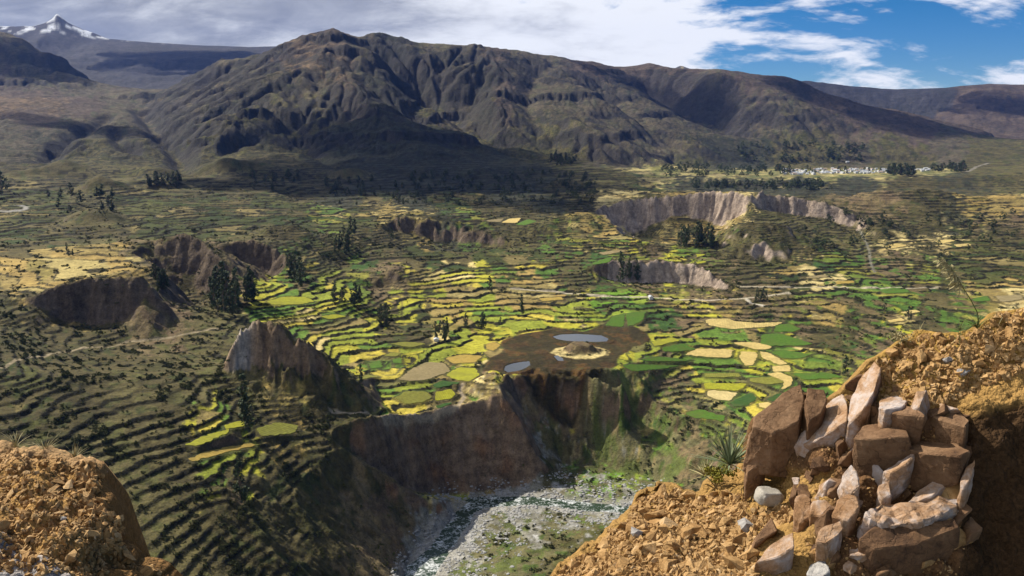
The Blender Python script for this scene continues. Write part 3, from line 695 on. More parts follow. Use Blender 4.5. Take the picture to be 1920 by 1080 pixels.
# marsh keeps to the basin floor, the river bed to the gorge floor
def project(x, y, z):
    dep = y * CP - z * SP
    return 960 + FPX * x / dep, 540 + FPX * (-(y * SP + z * CP)) / dep
MARSH = [atz(a, b, -224)[:2] for a, b in ((905, 695), (915, 672), (945, 655), (940, 640), (985, 628), (1040, 617), (1090, 622), (1130, 612), (1180, 612), (1212, 622), (1222, 640), (1190, 650), (1165, 668), (1150, 690), (1120, 700), (1060, 712), (1000, 706), (950, 702))]
mw = window(MARSH, 30); md = np.full(GA.shape, -99.0)
md[mw] = poly_dist(GX[mw], GY[mw], MARSH) + 6 * fbm(GX[mw] / 25, GY[mw] / 25, 3, 90)
set_cls(md > 0, 'R'); set_cls((CLSG == CI['R']) & (md <= 0), 'Y'); WT[CI['R']][md <= 0] = 0
isl = np.hypot((GX - atz(1088, 660, -224)[0]) / 26, (GY - atz(1088, 660, -224)[1]) / 24) + 0.25 * fbm(GX / 15, GY / 15, 2, 91)
set_cls(isl < 1.15, 'S'); set_cls(isl < 0.75, 'B')
BASE += 9.0 * sstep(0.95, 0.2, isl) + 0.8 * sstep(1.2, 0.95, isl)

def cls_map(table, default=0.0):
    a = np.full(len(CLS), default, float)
    for k, v in table.items(): a[CI[k]] = v
    return np.tensordot(a.astype(np.float32), WT, (0, 0))
# ------------------------------------------------------------------ fields: level parcels traced in the photograph
FIELDS = [   # colour key, photo outline
 ('straw', (1322,602),(1332,597),(1367,597),(1377,603),(1420,607),(1468,604),(1452,612),(1400,615),(1370,617),(1330,611)),
 ('straw', (1372,642),(1418,642),(1448,650),(1440,655),(1418,656)),
 ('straw', (1282,665),(1310,653),(1375,656),(1370,670),(1330,671)),
 ('straw', (1388,659),(1418,660),(1420,670),(1412,684),(1398,686),(1388,673)),
 ('straw', (1424,659),(1442,662),(1477,682),(1462,685),(1428,670)),
 ('straw', (1448,687),(1480,685),(1483,696),(1450,698)),
 ('straw', (1438,701),(1460,698),(1487,708),(1482,724),(1466,731),(1470,715),(1450,707)),
 ('pale', (1327,733),(1340,731),(1385,738),(1368,751),(1345,750),(1326,743)),
 ('straw', (1422,757),(1440,754),(1455,760),(1440,767),(1424,763)),
 ('green', (1428,628),(1460,625),(1500,637),(1525,645),(1500,649),(1425,648)),
 ('green', (1455,611),(1480,606),(1502,617),(1490,622),(1450,622)),
 ('dark', (1368,756),(1408,736),(1420,746),(1402,760),(1378,763)),
 ('green', (1284,773),(1310,768),(1360,779),(1358,790),(1300,786)),
 ('dark', (1437,750),(1464,736),(1470,749),(1450,753)),
 ('green', (1446,660),(1470,656),(1520,665),(1502,672),(1468,673)),
 ('green', (1485,700),(1555,699),(1582,708),(1505,713)),
 ('lime', (1320,719),(1400,718),(1394,728),(1382,734),(1322,728)),
 ('olive', (1406,709),(1450,706),(1474,717),(1440,722),(1406,716)),
 ('olive', (1320,700),(1385,699),(1390,707),(1325,708)),
 ('green', (1134,611),(1150,592),(1172,588),(1168,614)),
 ('green', (1174,588),(1212,584),(1202,604),(1176,613)),
 ('green', (1242,651),(1280,644),(1306,654),(1276,662),(1246,659)),
 ('lime', (1222,642),(1258,632),(1276,639),(1228,649)),
 ('green', (1166,686),(1205,680),(1278,685),(1240,697),(1186,695)),
 ('green', (1200,672),(1240,668),(1300,674),(1280,681),(1215,679)),
 ('lime', (836,703),(860,689),(893,691),(899,704),(880,715),(856,713)),
 ('tan', (748,713),(768,692),(800,679),(832,683),(846,694),(800,712),(770,716)),
 ('dark', (811,722),(826,714),(866,717),(822,730)),
 ('dark', (816,760),(844,753),(847,758),(822,767)),
 ('olive', (740,746),(760,734),(798,733),(810,745),(794,755),(760,758)),
 ('lime', (816,736),(845,729),(854,740),(846,749),(816,751)),
 ('gold', (911,646),(928,641),(938,648),(926,658),(913,655)),
 ('green', (692,682),(714,676),(717,689),(696,691)),
 ('green', (736,674),(752,671),(754,681),(738,681)),
 ('olive', (720,668),(734,660),(752,663),(742,669)),
 ('lime', (500,565),(530,556),(572,557),(590,565),(560,572),(512,572)),
 ('lime', (600,592),(630,588),(650,594),(618,600)),
 ('olive', (730,645),(760,640),(800,645),(770,652)),
 ('gold', (835,672),(868,665),(905,668),(890,680),(850,682)),
 ('olive', (668,710),(688,700),(712,705),(695,716)),
 ('straw', (940,418),(955,410),(977,409),(969,418)),
 ('green', (966,420),(990,412),(1007,414),(984,424)),
 ('tan', (912,412),(945,410),(938,416),(915,417)),
 ('green', (1110,494),(1128,486),(1148,482),(1142,492),(1114,497)),
 ('tan', (1122,474),(1165,467),(1174,472),(1132,478)),
 ('lime', (1305,477),(1320,475),(1322,480),(1307,482)),
 ('lime', (1305,491),(1322,489),(1324,493),(1308,495)),
 ('straw', (1660,461),(1680,456),(1702,461),(1672,466)),
 ('straw', (1752,453),(1780,448),(1792,452),(1765,457)),
 ('straw', (1788,459),(1815,456),(1822,460),(1795,463)),
 ('gold', (1566,528),(1600,526),(1602,531),(1570,533)),
 ('tan', (1510,520),(1545,515),(1552,519),(1515,523)),
 ('straw', (1664,601),(1690,596),(1697,601),(1670,605)),
 ('straw', (1688,586),(1716,581),(1726,585),(1700,589)),
 ('green', (1822,560),(1850,555),(1858,563),(1830,567)),
 ('tan', (1865,556),(1915,552),(1918,562),(1880,566)),
 ('green', (1650,545),(1700,542),(1706,548),(1660,551)),
 ('gold', (1010,560),(1050,556),(1058,562),(1018,565)),
 ('lime', (345,835),(380,815),(430,805),(425,815),(370,838)),
 ('gold', (352,862),(400,838),(470,832),(480,838),(410,852),(362,868)),
 ('lime', (420,796),(445,788),(462,790),(458,802),(424,806)),
 ('olive', (480,800),(520,792),(560,798),(550,815),(490,820)),
]
FCOL = {'straw': (.60, .46, .17), 'pale': (.66, .54, .25), 'green': (.085, .17, .022), 'dark': (.045, .10, .022), 'lime': (.36, .36, .03),
        'olive': (.22, .22, .04), 'tan': (.30, .24, .12), 'gold': (.42, .30, .07)}
field_geo = []
fmask = np.zeros(GA.shape); fedge = np.zeros(GA.shape)
for fd in FIELDS:
    pts = np.array([hit(*p) for p in fd[1:]])
    zz = sample(BASE, pts[:, 0], pts[:, 1])
    A_ = np.c_[pts - pts.mean(0), np.ones(len(pts))]
    sol = np.linalg.lstsq(A_.T @ A_ + np.diag([60.0, 60.0, 1e-6]), A_.T @ zz, rcond=None)[0]
    c0 = pts.mean(0)
    rad = np.max(np.hypot(*(pts - c0).T)) + 12
    rr0, rr1 = np.searchsorted(RR, np.hypot(*c0) - rad) - 1, np.searchsorted(RR, np.hypot(*c0) + rad) + 1
    rr0, rr1 = max(rr0, 0), min(rr1, NR)
    ca = col_of(*c0); dc = rad / np.hypot(*c0) / (AZ[1] - AZ[0])
    c_0, c_1 = max(0, int(ca - dc) - 1), min(NA, int(ca + dc) + 2)
    sl_ = (slice(rr0, rr1), slice(c_0, c_1))
    d = poly_dist(GX[sl_], GY[sl_], pts)
    plane = sol[0] * (GX[sl_] - c0[0]) + sol[1] * (GY[sl_] - c0[1]) + sol[2]
    k = sstep(-4.5, -0.5, d)
    BASE[sl_] = BASE[sl_] * (1 - k) + plane * k
    fmask[sl_] = np.maximum(fmask[sl_], k)
    fedge[sl_] = np.maximum(fedge[sl_], sstep(-4.0, -1.5, d) * sstep(1.5, -0.5, d))
    field_geo.append((fd[0], pts, sol, c0))

# ------------------------------------------------------------------ river channel and ponds: the beds are sunk
RIVER = [atz(a, b, -299.6)[:2] for a, b in ((1230, 958), (1150, 952), (1090, 948), (1040, 940), (990, 936), (940, 938), (900, 942), (870, 955), (852, 985), (835, 1015), (805, 1050), (785, 1085), (770, 1120))]
rwn = window(RIVER, 70); rd = np.full(GA.shape, 999.0); rd[rwn] = line_dist(GX[rwn], GY[rwn], RIVER)
rw = 7.5 + 3 * fbm(GX / 22, GY / 22, 3, 95)
BASE = np.where(rd < 60, BASE - 2.2 * sstep(rw + 3, rw - 3, rd) * (BASE < -292), BASE)
PONDS = [
 ('large', (1036,631),(1052,627),(1080,626),(1105,627),(1128,629),(1141,635),(1138,640),(1120,641),(1090,641),(1062,639),(1045,636)),
 ('small', (945,694),(948,686),(962,681),(980,678),(992,677),(995,684),(982,692),(968,696),(952,698)),
 ('tiny', (1038,668),(1046,666),(1056,672),(1057,677),(1046,676)),
]
pond_xy = [(p[0], np.array([atz(a, b, -223.4)[:2] for a, b in p[1:]])) for p in PONDS]
for nm, pts in pond_xy:
    w_ = window(pts, 12)
    d = poly_dist(GX[w_], GY[w_], pts); Bw = BASE[w_]
    Bw -= 1.6 * sstep(-2.0, 2.0, d)
    Bw += np.where((d < 0) & (d > -8), np.clip(-223.2 - Bw, 0, 2), 0)

# ------------------------------------------------------------------ terraces
gx, gy = grad(blur(BASE, 2, 2)); SL = np.hypot(gx, gy)
tstr = blur(cls_map(TERR), 1.5, 1.5)
patch = sstep(-0.6, -0.05, fbm(GX / 120, GY / 120, 3, 101))
tstr = np.where(np.isin(CLSG, [CI[c] for c in 'DLBOCX']), tstr * patch, tstr)
tstr *= (1 - sstep(0.45, 0.72, SL - 0.10 * sstep(720, 640, GR))) * sstep(0.004, 0.018, SL) * (1 - fmask) * sstep(380, 430, GR) * (1 - sstep(4200, 5200, GR))
tstr *= (BASE > -291) * (1 - 0.9 * sstep(0.3, 0.5, KNOLL))
gap = sstep(-0.55, -0.12, fbm(GX / 32, GY / 32, 3, 106)); tstr = np.where(GR < 720, tstr * gap, tstr * (0.75 + 0.25 * gap))
STEP = 2.2 + 0.5 * fbm(GX / 300, GY / 300, 2, 103) + 0.0 * GR
STEP = 2.7 + 0.8 * sstep(1100, 1600, GR)
zq = BASE + 3.0 * fbm(GX / 70, GY / 70, 3, 104) + 0.5 * fbm(GX / 14, GY / 14, 2, 105)
step = np.where(GR > 2000, 5.0, np.where(GR < 650, 3.4, np.where(GR < 1000, 2.6, 2.8)))
lev = zq / step; K = np.floor(lev); f = lev - K
wd = np.clip((3.4 + 2.2 * sstep(1100, 1500, GR) + 6 * sstep(1900, 2600, GR)) * SL / step, 0.12, 0.55)
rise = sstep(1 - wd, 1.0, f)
ztr = step * (K + 0.06 * f + 0.94 * rise) - (zq - BASE)
H = BASE * (1 - tstr) + ztr * tstr
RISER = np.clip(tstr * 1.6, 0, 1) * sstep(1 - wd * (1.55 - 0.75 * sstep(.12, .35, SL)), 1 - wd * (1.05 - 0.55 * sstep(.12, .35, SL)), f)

# parcels: pieces of one terrace level, cut along the contour
along = (GX * 0.92 + GY * 0.25 + 14 * fbm(GX / 80, GY / 80, 2, 111)) / (26 + 16 * h01(K.astype(np.int64), 0 * K.astype(np.int64), 5) + GR * 0.012)
pk = np.floor(along + 10 * h01(K.astype(np.int64), 1 + 0 * K.astype(np.int64), 6)).astype(np.int64)
Ki = K.astype(np.int64)
# on flats the parcels are cells instead
cs = 24.0
vx, vy = GX / cs + 0.35 * fbm(GX / 40, GY / 40, 2, 113), GY / (cs * 1.3) + 0.35 * fbm(GX / 40 + 9, GY / 40, 2, 114)
ix, iy = np.floor(vx).astype(np.int64), np.floor(vy).astype(np.int64)
d1 = np.full(GA.shape, 9.0); d2 = np.full(GA.shape, 9.0); cid = np.zeros(GA.shape, np.int64)
for i in (-1, 0, 1):
    for j in (-1, 0, 1):
        qx = ix + i + 0.15 + 0.7 * h01(ix + i, iy + j, 121); qy = iy + j + 0.15 + 0.7 * h01(ix + i, iy + j, 122)
        d = np.hypot(vx - qx, vy - qy); m = d < d1
        d2 = np.where(m, d1, np.minimum(d2, d)); d1 = np.where(m, d, d1); cid = np.where(m, (ix + i) * 7919 + (iy + j), cid)
flat = sstep(0.06, 0.03, SL)
usecell = (flat > 0.5) & np.isin(CLSG, [CI[c] for c in 'YEGSV'])
pid = np.where(usecell, cid, Ki * 131071 + pk)
hedge = np.where(usecell & (GR < 1700), sstep(0.13, 0.05, d2 - d1), 0) * (1 - fmask) * np.isin(CLSG, [CI[c] for c in 'YEG'])
H += 0.9 * hedge

# ------------------------------------------------------------------ ground colour (soil, crops, scrub and rock; some scarp light and shade painted in)
pr = h01(pid, 0 * pid, 131)
cont = np.clip(0.5 + 0.75 * fbm(GX / (18 + GR * 0.01), GY / (18 + GR * 0.01), 4, 132, 0.6), 0, 0.9999)
mos = np.zeros(len(CLS), np.float32); mos[[CI[c] for c in MOSAIC]] = 1
scr = sstep(0.24, 0.42, fbm(GX / 75, GY / 75, 3, 135)) * (GR > 1000) * (GR < 2600)
ismos = np.tensordot(mos, WT, (0, 0)) > 0.5
fine = fbm(GX / (9 + GR * 0.006), GY / (9 + GR * 0.006), 4, 133, 0.65)
fine = 1 / (1 + np.exp(-7.0 * fine))
pick = np.where(ismos, h01(pid, 0 * pid, 134) * 0.8 + 0.2 * fine, fine)
cumw = np.cumsum(WT, 0)
CLSG = np.minimum((pick[None] > cumw).sum(0), len(CLS) - 1)
mid_ = np.isin(CLSG, [CI[c] for c in 'TGL']) & (scr > 0.5); CLSG[mid_] = CI['D']
CLSG[(CLSG == CI['E']) & (SL > 0.45)] = CI['C']; CLSG[(CLSG == CI['Y']) & (SL > 0.7)] = CI['B']
COLR = np.zeros(GA.shape + (3,))
for c in CLS:
    m = CLSG == CI[c]
    if not m.any(): continue
    pal = PAL[c]; cum = np.cumsum([w for _, w in pal]); cum = cum / cum[-1]
    cols = np.array([q for q, _ in pal])
    v = pr[m] if c in MOSAIC else cont[m]
    COLR[m] = cols[np.minimum(np.searchsorted(cum, v), len(pal) - 1)]
COLR = np.stack([blur(COLR[..., k], 0.6, 0.6) for k in range(3)], -1)
vary = 1 + 0.30 * fbm(GX / (6 + GR * 0.004), GY / (6 + GR * 0.004), 3, 141)
COLR *= vary[..., None]
def lay(col, k):
    global COLR
    k = np.clip(k, 0, 1)[..., None]; COLR = COLR * (1 - k) + np.asarray(col) * k
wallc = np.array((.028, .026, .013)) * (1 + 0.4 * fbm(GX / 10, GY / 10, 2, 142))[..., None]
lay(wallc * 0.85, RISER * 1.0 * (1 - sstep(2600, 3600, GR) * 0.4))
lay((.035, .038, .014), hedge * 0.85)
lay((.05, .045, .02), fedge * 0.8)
# rock shows where it is steep
gx, gy = grad(H); SLF = np.hypot(gx, gy)
slb = blur(np.where(RISER > 0.05, np.hypot(*grad(blur(BASE, 2, 2))), SLF), 0.8, 0.8)
thr = np.where((GR > 1180) & (GX > 140), 0.58, 0.72)
thr = thr + 0.55 * (GX < -40) * sstep(690, 640, GR)
for px_, py_, rp, dv in ((600, 765, 75, 1.2), (680, 775, 50, .8), (1130, 770, 70, 1.4), (1180, 820, 90, 1.2), (1230, 790, 80, 1.0), (1060, 735, 60, 1.5), (1110, 745, 60, 1.5), (1010, 735, 36, .8), (1290, 830, 80, .7), (640, 880, 60, .8), (720, 920, 60, .5), (1350, 445, 30, .3), (1420, 410, 30, .5), (500, 745, 60, .5), (1000, 850, 40, .2)):
    qx, qy = hit(px_, py_); qr = math.hypot(qx, qy)
    thr += dv * np.exp(-(((GA - math.atan2(qx, qy)) * FPX / rp) ** 2 + ((GR - qr) / (qr * rp / 900)) ** 2))
rk = sstep(0.0, 0.38, slb - thr + 0.16 * fbm(GX / 20, GY / 20, 3, 151)) * (GR < 2600)
strata = 0.5 + 0.5 * np.sin(H * 0.55 + 3 * fbm(GX / 40, GY / 40, 3, 152))
rv = np.clip(0.5 + 0.8 * fbm(GX / 9 + H / 60, GY / 9, 4, 153, 0.65), 0, 1)
gorge = (GR < 950) & (H < -200) & (GX > -200)
dk, lt = np.array((.10, .068, .040)), np.array((.22, .155, .10))
rockc = dk * (1 - rv[..., None]) + lt * rv[..., None]
rockc = np.where(((GR > 780) & (GX < 60))[..., None], rockc * np.array((.62, .66, .72)), rockc)  # dark brown scarp rock, deepened further with its shade painted in
pink = np.array((.12, .088, .068)) * (1 - rv[..., None]) + np.array((.42, .335, .26)) * rv[..., None]
rockc = np.where(((GR > 1180) & (GR < 2300) & (GX > 140))[..., None], pink, rockc)
rust = sstep(0.1, 0.5, fbm(GX / 30, GY / 30 + H / 50, 3, 154)) * gorge
rockc = rockc * (1 - 0.6 * rust[..., None]) + np.array((.20, .10, .045)) * 0.6 * rust[..., None]
rockc *= (0.85 + 0.3 * strata)[..., None]
spire = np.exp(-((GX - at(455, 640, 695)[0]) / 7) ** 2 - ((GY - 692) / 26) ** 2)
rockc = rockc * (1 - spire[..., None]) + np.array((.25, .225, .195)) * spire[..., None]  # sunlit left edge of the spire painted paler into the rock
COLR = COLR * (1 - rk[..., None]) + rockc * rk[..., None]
# mountain outcrops, bare and stony
rm = sstep(0.36, 0.62, slb + 0.30 * fbm(GX / 120, GY / 120, 4, 161)) * sstep(2600, 3400, GR)
lay((.034, .031, .030), rm * 0.85)
# snow on the highest range
sn = sstep(9000, 10000, GR) * sstep(1270, 1330, H + 90 * fbm(GX / 300, GY / 700, 4, 171)) * sstep(0.0, 0.2, fbm(GX / 150, GY / 420, 4, 172)) * sstep(-4500, -4900, GX)
lay((.62, .65, .70), sn * 1.0)
# paths and tracks worn into the ground
def track(pts, w, col, k=0.9):
    global TR
    q = [hit(*p) for p in pts]
    w_ = window(q, w * 3); kk = np.zeros(GA.shape); kk[w_] = k * sstep(w * 1.5, w * 0.6, line_dist(GX[w_], GY[w_], q))
    lay(col, kk)
track(((0, 690), (40, 672), (110, 660), (180, 650), (240, 640), (300, 635), (370, 622), (430, 618)), 1.6, (.26, .21, .13))
track(((960, 540), (1060, 548), (1110, 552), (1200, 556), (1270, 560), (1330, 563), (1400, 558), (1480, 548)), 2.8, (.44, .38, .27))
track(((1385, 536), (1450, 537), (1540, 537), (1640, 538), (1760, 537)), 2.6, (.36, .31, .22))
track(((1400, 560), (1405, 566), (1430, 572)), 2.5, (.5, .45, .36))
track(((1610, 430), (1622, 450), (1630, 470), (1632, 490), (1640, 510)), 1.8, (.20, .185, .14))
track(((0, 395), (20, 396), (48, 392), (50, 386), (30, 384)), 4.0, (.34, .32, .28))
track(((1855, 305), (1830, 312), (1810, 322)), 7.0, (.22, .20, .16))
track(((620, 770), (660, 775), (690, 775), (720, 788), (745, 780), (780, 780), (830, 772), (860, 760), (870, 745), (862, 730), (868, 720)), 1.7, (.34, .27, .18))
# water's edge: wet sand, pale shingle
sh = sstep(24, 8, rd) * (H < -293.5)
lay((.30, .285, .25), sh * 0.7)
COLR = np.clip(COLR, 0.01, 0.85)
hit = make_hit(H)

# ------------------------------------------------------------------ ground material
def ground_material(name='ground', rough=0.38):
    m = bpy.data.materials.new(name); m.use_nodes = True
    T = NT(m.node_tree); bs = T.n['Principled BSDF']; bs.inputs['Roughness'].default_value = 0.95
    bs.inputs['Specular IOR Level'].default_value = 0.12
    at_ = T.node('ShaderNodeAttribute'); at_.attribute_name = 'Col'
    ge = T.node('ShaderNodeNewGeometry')
    n1 = T.noise(ge.outputs['Position'], 0.22, 5, 0.65); n0 = T.noise(ge.outputs['Position'], 0.75, 3, 0.7); n2 = T.noise(ge.outputs['Position'], 0.05, 6, 0.66); n3 = T.noise(ge.outputs['Position'], 0.011, 7, 0.68)
    v = T.math('ADD', T.math('ADD', T.math('MULTIPLY', n1, 0.9), T.math('MULTIPLY', n2, 0.5)), T.math('MULTIPLY', n3, 0.9))
    v = T.math('ADD', v, T.math('MULTIPLY', n0, 0.8)); v = T.math('ADD', T.math('MULTIPLY', T.math('SUBTRACT', v, 1.55), 1.9), 1.0)
    v = T.math('MAXIMUM', v, 0.2)
    col = T.node('ShaderNodeVectorMath'); col.operation = 'SCALE'
    T.link(at_.outputs['Color'], col.inputs[0]); T.link(v, col.inputs['Scale'])
    base = col.outputs[0]
    if rough > 0.5:      # scrub in dark specks on the mountain sides
        sc1 = T.noise(ge.outputs['Position'], 0.045, 6, 0.75); sc2 = T.noise(ge.outputs['Position'], 0.004, 4, 0.6)
        spk = T.ramp(T.math('ADD', sc1, T.math('MULTIPLY', T.math('SUBTRACT', sc2, 0.5), 0.35)), ((0.50, 0.0), (0.60, 1.0)))
        base = T.mix(T.math('MULTIPLY', spk, 0.62), base, (.022, .026, .016))
    T.link(base, bs.inputs['Base Color'])
    bsum = T.math('ADD', T.math('ADD', T.math('MULTIPLY', n1, 2.4), T.math('MULTIPLY', n0, 0.6)), T.math('MULTIPLY', n2, 8.0))
    bsum = T.math('ADD', bsum, T.math('MULTIPLY', T.noise(ge.outputs['Position'], 0.012, 8, 0.70), 34.0))
    bp = T.node('ShaderNodeBump'); bp.inputs['Strength'].default_value = rough; bp.inputs['Distance'].default_value = 1.0
    T.link(bsum, bp.inputs['Height']); T.link(bp.outputs[0], bs.inputs['Normal'])
    return m
MAT_GROUND = ground_material(); MAT_MOUNT = ground_material('mountain_side', 0.75)

def add_obj(name, me, mat=None, parent=None, **props):
    if mat is not None and len(me.materials) == 0: me.materials.append(mat)
    o = bpy.data.objects.new(name, me); COL.objects.link(o)
    if parent is not None: o.parent = parent
    for k, v in props.items(): o[k] = v
    return o
def mesh_np(name, V, F, cols=None, smooth=True):
    me = bpy.data.meshes.new(name)
    V = np.asarray(V, np.float32); F = np.asarray(F, np.int32); k = F.shape[1]
    me.vertices.add(len(V)); me.vertices.foreach_set('co', V.ravel())
    me.loops.add(F.size); me.loops.foreach_set('vertex_index', F.ravel())
    me.polygons.add(len(F)); me.polygons.foreach_set('loop_start', np.arange(0, F.size, k, dtype=np.int32))
    if smooth: me.polygons.foreach_set('use_smooth', np.ones(len(F), bool))
    if cols is not None:
        at_ = me.color_attributes.new('Col', 'FLOAT_COLOR', 'POINT')
        at_.data.foreach_set('color', np.c_[cols, np.ones(len(cols))].astype(np.float32).ravel())
    me.update(); return me

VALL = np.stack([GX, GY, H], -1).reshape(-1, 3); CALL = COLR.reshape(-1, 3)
IDX = np.arange(NR * NA).reshape(NR, NA)
FALL = np.stack([IDX[:-1, :-1], IDX[:-1, 1:], IDX[1:, 1:], IDX[1:, :-1]], -1).reshape(-1, 4)
fr = (GR[:-1, :-1]).ravel(); fx_ = (960 + FPX * GX / (GY * CP - H * SP))[:-1, :-1].ravel()
# ground pieces: valley, and each mountain by the ground it stands on
reg = np.zeros(len(FALL), int)
reg[fr > 2750] = 2                                             # central mountain
reg[(fr > 2750) & (fx_ < 300)] = 1                             # left mountain
reg[(fr > 3400) & (fx_ > 835)] = 3
reg[(fr > 4250) & (fx_ > 1250)] = 4
reg[(fr > 2750) & (fr < 4250) & (fx_ > 1210)] = 0
reg[(fr > 2750) & (fr < 3400) & (fx_ > 860)] = 0
reg[(fr > 6900) & (fx_ < 700)] = 5
reg[(fr > 6700) & (fx_ >= 1460)] = 6
reg[(fr > 10000) & (fx_ >= 700)] = 6
for k, nm in enumerate(('valley_ground', 'left_mountain', 'central_mountain', 'terraced_mountain', 'right_mountain', 'snowy_mountain_range', 'far_ridge')):
    F = FALL[reg == k]
    if not len(F): continue
    u, inv = np.unique(F, return_inverse=True)
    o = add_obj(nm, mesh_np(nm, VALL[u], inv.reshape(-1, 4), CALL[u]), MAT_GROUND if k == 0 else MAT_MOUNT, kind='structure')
    if k == 0: VALLEY = o

# ------------------------------------------------------------------ crop fields laid on their levelled ground
def field_material(key):
    m = bpy.data.materials.new('crop_' + key); m.use_nodes = True
    T = NT(m.node_tree); bs = T.n['Principled BSDF']; bs.inputs['Roughness'].default_value = 0.9; bs.inputs['Specular IOR Level'].default_value = 0.1
    ge = T.node('ShaderNodeNewGeometry'); oi = T.node('ShaderNodeObjectInfo')
    n1 = T.noise(ge.outputs['Position'], 0.35, 5, 0.7); n2 = T.noise(ge.outputs['Position'], 0.06, 3, 0.6)
    rot = T.node('ShaderNodeVectorRotate'); rot.rotation_type = 'Z_AXIS'; T.link(ge.outputs['Position'], rot.inputs['Vector'])
    T.link(T.math('MULTIPLY', oi.outputs['Random'], 3.0), rot.inputs['Angle'])
    wv = T.node('ShaderNodeTexWave'); wv.inputs['Scale'].default_value = 0.16; wv.inputs['Distortion'].default_value = 1.2; wv.inputs['Detail'].default_value = 2
    T.link(rot.outputs[0], wv.inputs['Vector'])
    c = np.array(FCOL[key])
    a = T.mix(T.ramp(n1, ((0.34, 0.0), (0.66, 1.0))), tuple(c * 0.60), tuple(c * 1.22)); b = T.mix(T.math('MULTIPLY', wv.outputs['Fac'], 0.5), a, tuple(c * 0.5))
    col = T.mix(T.ramp(n2, ((0.45, 0.0), (0.68, 0.75))), b, tuple(c * 0.45 + np.array((.09, .075, .03)) * 0.55))
    col = T.mix(T.math('MULTIPLY', oi.outputs['Random'], 0.35), col, tuple(c * np.array((.75, .7, .6))))
    T.link(col, bs.inputs['Base Color'])
    bp = T.node('ShaderNodeBump'); bp.inputs['Strength'].default_value = 0.3; bp.inputs['Distance'].default_value = 0.6
    T.link(T.math('ADD', n1, T.math('MULTIPLY', wv.outputs['Fac'], 0.6)), bp.inputs['Height']); T.link(bp.outputs[0], bs.inputs['Normal'])
    return m
FMAT = {k: field_material(k) for k in FCOL}
rng = random.Random(3)
for key, pts, sol, c0 in field_geo:
    # soften the outline: subdivide and wobble
    ring = []
    for _ in range(1): pts = np.array([q for i in range(len(pts)) for q in (pts[i] * .9 + pts[(i + 1) % len(pts)] * .1, pts[i] * .1 + pts[(i + 1) % len(pts)] * .9)])
    n = len(pts)
    for i in range(n):
        a, b = pts[i], pts[(i + 1) % n]
        L_ = np.hypot(*(b - a)); k = max(2, int(L_ / 2.5))
        nrm = np.array((b[1] - a[1], a[0] - b[0])) / max(L_, 1e-6)
        for j in range(k):
            t = j / k; p = a + (b - a) * t
            ring.append(p + nrm * float(pn(np.array(p[0] / 5.0), np.array(p[1] / 5.0), 7)) * min(2.2, L_ * 0.10))
    bm = bmesh.new()
    top = [bm.verts.new((p[0], p[1], sol[0] * (p[0] - c0[0]) + sol[1] * (p[1] - c0[1]) + sol[2] + 0.30)) for p in ring]
    bot = [bm.verts.new((v.co.x, v.co.y, v.co.z - 0.9)) for v in top]
    for i in range(len(top)):
        j = (i + 1) % len(top); bm.faces.new((top[i], top[j], bot[j], bot[i]))
    f_ = bm.faces.new(top)
    bmesh.ops.triangulate(bm, faces=[f_]); bmesh.ops.recalc_face_normals(bm, faces=bm.faces)
    me = bpy.data.meshes.new('crop_field'); bm.to_mesh(me); bm.free()
    add_obj('crop_field', me, FMAT[key], VALLEY)

# ------------------------------------------------------------------ water
def water_material(name, deep, foam=0.0, rough=0.06):
    m = bpy.data.materials.new(name); m.use_nodes = True
    T = NT(m.node_tree); bs = T.n['Principled BSDF']
    ge = T.node('ShaderNodeNewGeometry')
    n = T.noise(ge.outputs['Position'], 0.5, 6, 0.65, 0.6); n2 = T.noise(ge.outputs['Position'], 0.09, 4, 0.6)
    if foam:
        f = T.ramp(T.math('ADD', T.math('MULTIPLY', n, 0.7), T.math('MULTIPLY', n2, 0.5)), ((0.60, 0.0), (0.72, 1.0)))
        T.link(T.mix(f, deep, (.60, .62, .62)), bs.inputs['Base Color'])
        T.link(T.math('ADD', T.math('MULTIPLY', f, 0.6), rough), bs.inputs['Roughness'])
    else:
        bs.inputs['Base Color'].default_value = (*deep, 1); bs.inputs['Roughness'].default_value = rough
    bs.inputs['IOR'].default_value = 1.33
    bp = T.node('ShaderNodeBump'); bp.inputs['Strength'].default_value = 0.5 if foam else 0.05; bp.inputs['Distance'].default_value = 0.4
    T.link(n, bp.inputs['Height']); T.link(bp.outputs[0], bs.inputs['Normal'])
    return m
MAT_RIVER = water_material('river_water', (.030, .050, .028), 1.0, 0.18)
MAT_POND = water_material('pond_water', (.012, .018, .022), 0.0, 0.08)
def flat_sheet(name, ring, z, mat, **props):
    bm = bmesh.new(); vs = [bm.verts.new((p[0], p[1], z)) for p in ring]
    f_ = bm.faces.new(vs); bmesh.ops.triangulate(bm, faces=[f_]); bmesh.ops.recalc_face_normals(bm, faces=bm.faces)
    for f_ in bm.faces:
        if f_.normal.z < 0: f_.normal_flip()
    me = bpy.data.meshes.new(name); bm.to_mesh(me); bm.free()
    return add_obj(name, me, mat, **props)
for nm, pts in pond_xy:
    ring = []
    for i in range(len(pts)):
        a, b = pts[i], pts[(i + 1) % len(pts)]
        for j in range(4):
            p = a + (b - a) * j / 4; ring.append(p + 0.5 * np.array((pn(p[0] / 4, p[1] / 4, 3), pn(p[0] / 4, p[1] / 4, 4))))
    flat_sheet('pond', ring, -223.45, MAT_POND, kind='structure')
rv_ = np.array(RIVER); ring_l, ring_r = [], []
for i in range(len(rv_)):
    t = rv_[min(i + 1, len(rv_) - 1)] - rv_[max(i - 1, 0)]; t /= np.hypot(*t); nrm = np.array((-t[1], t[0]))
    ring_l.append(rv_[i] + nrm * 15); ring_r.append(rv_[i] - nrm * 15)
flat_sheet('river', ring_l + ring_r[::-1], -301.0, MAT_RIVER, kind='structure')

